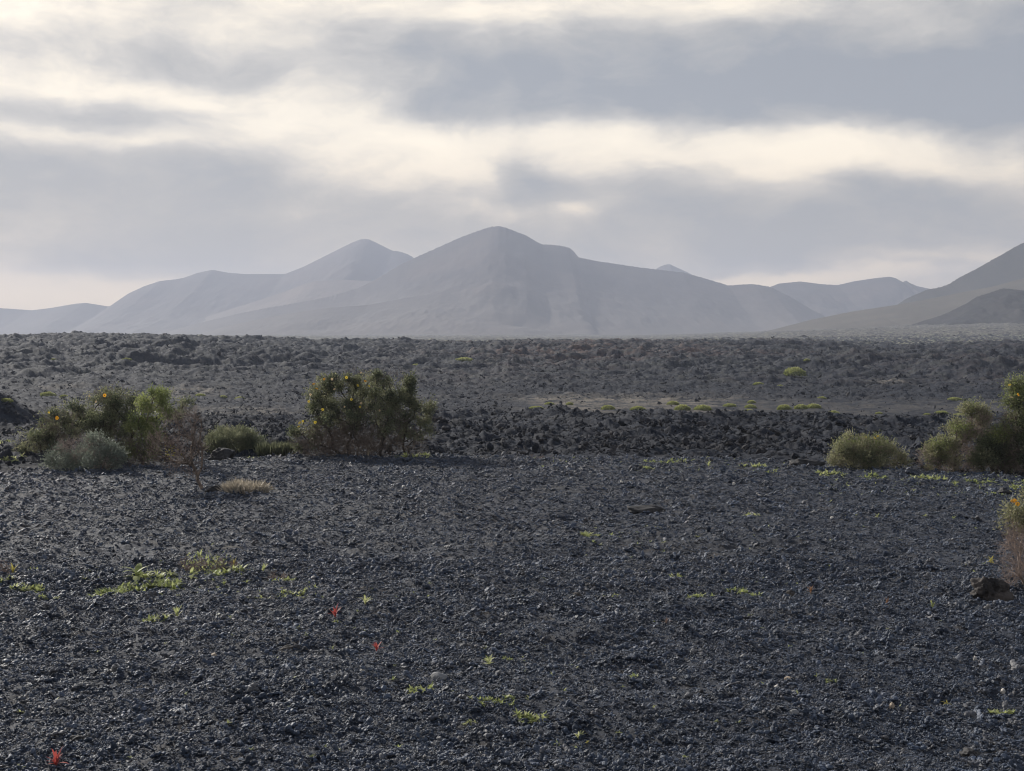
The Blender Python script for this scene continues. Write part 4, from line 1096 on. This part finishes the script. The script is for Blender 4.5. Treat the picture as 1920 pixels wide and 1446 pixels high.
def clinker_material():
    m, nt, out = newmat('clinker'); b = N(nt); P = b.pos()
    c = b.ramp(b.attr('tone', 'INSTANCER'), [(0, (.012, .015, .022)), (.5, (.027, .032, .044)), (.8, (.046, .045, .050)), (1, (.080, .077, .078))])
    n = b.noise(P, 4, 4, .65)
    c = b.mix(b.rng(n, .4, .65, 0, .6), c, (.025, .026, .030))
    nt.links.new(b.bsdf(c, .85, .3, b.bump(b.noise(P, 14, 4, .7), .6, .03)), out.inputs[0])
    return m
M['clinker'] = clinker_material()
instancer('clinker_rubble', np.stack([x, y, z], 1), sx, rot, M['clinker'], 3, 10, 1.15, 'broken black clinker rubble strewn over the lava field', 'rubble', rng.uniform(0, 1, n), 3, 1.9)

# tiny seedlings strewn over the gravel: ground cover
Vs, Fs = [], []
for px0, px1, py0, py1, n in [(1180, 1480, 862, 885, 70), (1540, 1910, 884, 935, 190), (980, 1200, 858, 876, 30), (380, 600, 1070, 1130, 60), (150, 420, 1060, 1125, 60), (1050, 1250, 980, 1060, 35), (600, 1100, 1080, 1260, 40), (0, 130, 860, 885, 30), (1200, 1900, 940, 1100, 45), (0, 1900, 1130, 1440, 60)]:
    for _ in range(n):
        px = rng.uniform(px0, px1); py = rng.uniform(py0, py1)
        d = (EYE * F) / (py - HOR); x = (px - 960) / F * d; z = float(Zfield(x, d))
        l = .032 * rng.uniform(.5, 1.2) * (1 if d < 16 else 1.5)
        for k in range(rng.randint(4, 8)):
            t = rng.uniform(0, 6.28); el = rng.uniform(.2, 1.1)
            strip_leaf((x, d, z + .008), np.array([math.cos(t) * math.cos(el), math.sin(t) * math.cos(el), math.sin(el)]), l, l * .3, .6, Vs, Fs, 2)
tag(mk('seedlings', np.array(Vs), np.array(Fs), M['weed'], attrs={'tone': np.repeat(rng.uniform(0, .9, len(Vs) // 6 + 1), 6)[:len(Vs)]}), 'scattered tiny green seedlings sprouting through the gravel', 'seedlings', kind='stuff')

# ------------------------------------------------------------------ air
def box(name, lo, hi, mat):
    c = np.array([[x, y, z] for x in (lo[0], hi[0]) for y in (lo[1], hi[1]) for z in (lo[2], hi[2])])
    f = np.array([[0, 1, 3, 2], [4, 6, 7, 5], [0, 4, 5, 1], [2, 3, 7, 6], [0, 2, 6, 4], [1, 5, 7, 3]])
    return mk(name, c, f, mat)
m, nt, out = newmat('hazy_air')
pv = nt.nodes.new('ShaderNodeVolumePrincipled')
pv.inputs['Color'].default_value = (.605, .665, .805, 1); pv.inputs['Density'].default_value = .00033; pv.inputs['Anisotropy'].default_value = .15
nt.links.new(pv.outputs[0], out.inputs['Volume'])
hz = box('haze', (-4600, -4600, -12), (4600, 4600, 228), m)
tag(hz, 'thin pale haze that fades the far lava and the mountains', 'haze', kind='stuff')

# ------------------------------------------------------------------ light
SUN_AZ, SUN_EL = -40.0, 27.0      # degrees from straight ahead (left is negative), above the horizon
sd = Vector((math.sin(D2R(SUN_AZ)) * math.cos(D2R(SUN_EL)), math.cos(D2R(SUN_AZ)) * math.cos(D2R(SUN_EL)), math.sin(D2R(SUN_EL))))
L = bpy.data.lights.new('sun', 'SUN'); L.energy = 4.0; L.angle = D2R(1.2); L.color = (1.0, .95, .88)
lo = bpy.data.objects.new('sun', L); COL.objects.link(lo); lo.rotation_euler = sd.to_track_quat('Z', 'Y').to_euler(); lo.location = (0, 0, 300)

w = bpy.data.worlds.new('World'); sc.world = w; w.use_nodes = True
nt = w.node_tree; nt.nodes.clear(); b = N(nt)
outw = b.n('ShaderNodeOutputWorld'); bg = b.n('ShaderNodeBackground'); bg.inputs['Strength'].default_value = .1
nt.links.new(bg.outputs[0], outw.inputs[0])
sky = b.n('ShaderNodeTexSky', sky_type='NISHITA'); sky.sun_disc = False; sky.sun_elevation = D2R(SUN_EL); sky.sun_rotation = D2R(SUN_AZ)
sky.air_density = 1.0; sky.dust_density = 2.0
dirv = b.n('ShaderNodeTexCoord').outputs['Generated']
sx = b.n('ShaderNodeSeparateXYZ'); nt.links.new(dirv, sx.inputs[0])
az = b.math('ARCTAN2', sx.outputs[0], sx.outputs[1]); el = b.math('ARCSINE', sx.outputs[2])
K = 1000.0                                        # work in milliradians
cv = b.n('ShaderNodeCombineXYZ'); b.put(cv.inputs[0], b.math('MULTIPLY', az, K)); b.put(cv.inputs[1], b.math('MULTIPLY', el, K))
p0 = cv.outputs[0]
# ragged edges: push the coordinates about with stretched noise
st = b.vmath('MULTIPLY', p0, (.0055, .012, 0))
wn = b.n('ShaderNodeTexNoise'); b.put(wn.inputs['Vector'], st); wn.inputs['Scale'].default_value = 1.0; wn.inputs['Detail'].default_value = 5; wn.inputs['Roughness'].default_value = .55
wv = b.vmath('MULTIPLY', b.vmath('SUBTRACT', wn.outputs['Color'], (.5, .5, .5)), (125, 56, 0))
pw = b.vmath('ADD', p0, wv)
def sky_pt(px, py):
    fx, fy, fz = ray(px, py); r_ = math.sqrt(fx * fx + fy * fy + fz * fz)
    return math.atan2(fx, fy) * K, math.asin(fz / r_) * K
def blob(px, py, rx, ry, amt):
    a, e = sky_pt(px, py); s1, s2 = F / rx / K * .62, F / ry / K * .62
    q_ = b.vmath('MULTIPLY_ADD', pw, (s1, s2, 0), (-a * s1, -e * s2, 0))
    return b.rng(b.vmath('LENGTH', q_), 0.0, 1.25, amt, 0.0)
BL = [  # column, row, half width, half height (photo pixels), thickness (+ darker cloud, - brighter gap)
 (360, 110, 150, 40, .50), (1250, 135, 520, 95, .75), (1380, 175, 420, 60, .35), (830, 198, 170, 28, .45), (1850, 90, 240, 110, .45), (760, 130, 220, 50, .25),
 (50, 205, 75, 24, .45), (220, 225, 140, 26, .50), (100, 322, 190, 45, .60), (420, 340, 100, 50, .65), (250, 370, 260, 60, .25), (300, 440, 420, 70, .22), (150, 500, 260, 40, .2), (650, 330, 150, 40, -.25), (560, 290, 90, 26, -.2), (880, 330, 60, 60, -.25),
 (985, 330, 55, 60, .55), (1150, 335, 190, 40, .35), (1300, 420, 420, 70, .30), (1750, 400, 320, 60, .35), (1650, 360, 200, 30, .3), (1550, 470, 260, 40, .30), (1100, 470, 300, 40, .25), (650, 400, 240, 50, .18), (500, 480, 240, 40, .2),
 (-200, 330, 250, 60, .5), (960, 470, 1500, 110, .22), (300, 470, 400, 60, .18), (1500, 430, 500, 50, .15), (2150, 200, 300, 120, .6), (-150, 100, 200, 50, .3),
 (250, 40, 420, 50, -.12), (1080, 8, 380, 30, -.60), (130, 152, 190, 28, -.40), (150, 268, 230, 18, -.45), (600, 215, 180, 40, -.40), (480, 190, 150, 30, -.3), (900, 252, 330, 26, -.60), (1300, 272, 330, 38, -.65), (1620, 290, 330, 40, -.65),
 (1860, 318, 130, 34, -.55), (790, 290, 150, 45, -.35), (1460, 345, 60, 36, -.5), (1390, 318, 50, 24, -.3), (1088, 404, 42, 18, -.75), (90, 548, 230, 34, -1.3), (1470, 519, 190, 12, -1.1), (1790, 480, 130, 12, -.55), (1620, 505, 260, 18, -.3), (950, 415, 60, 20, -.3)]
tot = None
for q_ in BL:
    v = blob(*q_); tot = v if tot is None else b.math('ADD', tot, v)
fine = b.noise(b.vmath('MULTIPLY', pw, (.011, .026, 0)), 1.0, 6, .55)
wide = b.noise(b.vmath('MULTIPLY', p0, (.0022, .006, 0)), 1.0, 4, .5)
th = b.math('ADD', tot, b.math('MULTIPLY', b.math('SUBTRACT', fine, .5), 1.7))
th = b.math('ADD', th, b.math('MULTIPLY', b.math('SUBTRACT', wide, .5), .5))
wisp = b.noise(b.vmath('MULTIPLY', pw, (.024, .05, 0)), 1.0, 6, .62)
th = b.math('ADD', th, b.math('MULTIPLY', b.math('SUBTRACT', wisp, .5), 1.0))
th = b.math('ADD', th, b.rng(el, .26, .50, 0, .55))
th = b.math('ADD', th, b.rng(az, -.4, .4, -.06, .10, 'LINEAR'))
cloud = b.ramp(b.rng(th, -1.0, 1.0, 0, 1, 'LINEAR'), [(0.0, (1.22, 1.08, .86)), (.28, (1.06, .945, .77)), (.44, (.83, .755, .645)), (.60, (.60, .565, .52)), (.78, (.42, .41, .40)), (1.0, (.285, .30, .33))])
# ramp colours clip at 1 in some readers, so the brightness scale is applied outside
glow = b.vmath('DOT_PRODUCT', dirv, tuple(sd))
gl = b.rng(glow, .88, 1.0, 1.0, 1.4)
cloud = b.vmath('MULTIPLY', cloud, b.mix(b.rng(el, .02, .16), (1.16, 1.0, .78), (1.0, 1.0, 1.0)))
cl10 = b.vmath('SCALE', cloud, None); 
cl10.node.inputs['Scale'].default_value = 8.6
cl11 = b.vmath('SCALE', cl10, None); b.put(cl11.node.inputs['Scale'], gl)
b.put(bg.inputs['Color'], b.mix(b.rng(el, .30, .62, .92, .34), sky.outputs[0], cl11))

# ------------------------------------------------------------------ camera
cam = bpy.data.cameras.new('camera'); co = bpy.data.objects.new('camera', cam); COL.objects.link(co)
cam.sensor_width = 36.0; cam.lens = 36.0 * F / 1920.0; cam.clip_start = .1; cam.clip_end = 20000
co.location = (0, 0, EYE); co.rotation_euler = (math.pi / 2 + TH, 0, 0)
sc.camera = co

sc.view_settings.view_transform = 'Standard'; sc.view_settings.look = 'None'; sc.view_settings.exposure = .40; sc.view_settings.gamma = 1
cy = sc.cycles
cy.max_bounces = 4; cy.diffuse_bounces = 2; cy.glossy_bounces = 1; cy.transmission_bounces = 2; cy.volume_bounces = 1; cy.transparent_max_bounces = 4
cy.use_denoising = True
try:
    cy.denoiser = 'OPENIMAGEDENOISE'; cy.denoising_input_passes = 'RGB_ALBEDO_NORMAL'; cy.denoising_prefilter = 'ACCURATE'
except Exception: pass
cy.sample_clamp_indirect = 8
cy.filter_width = 1.1
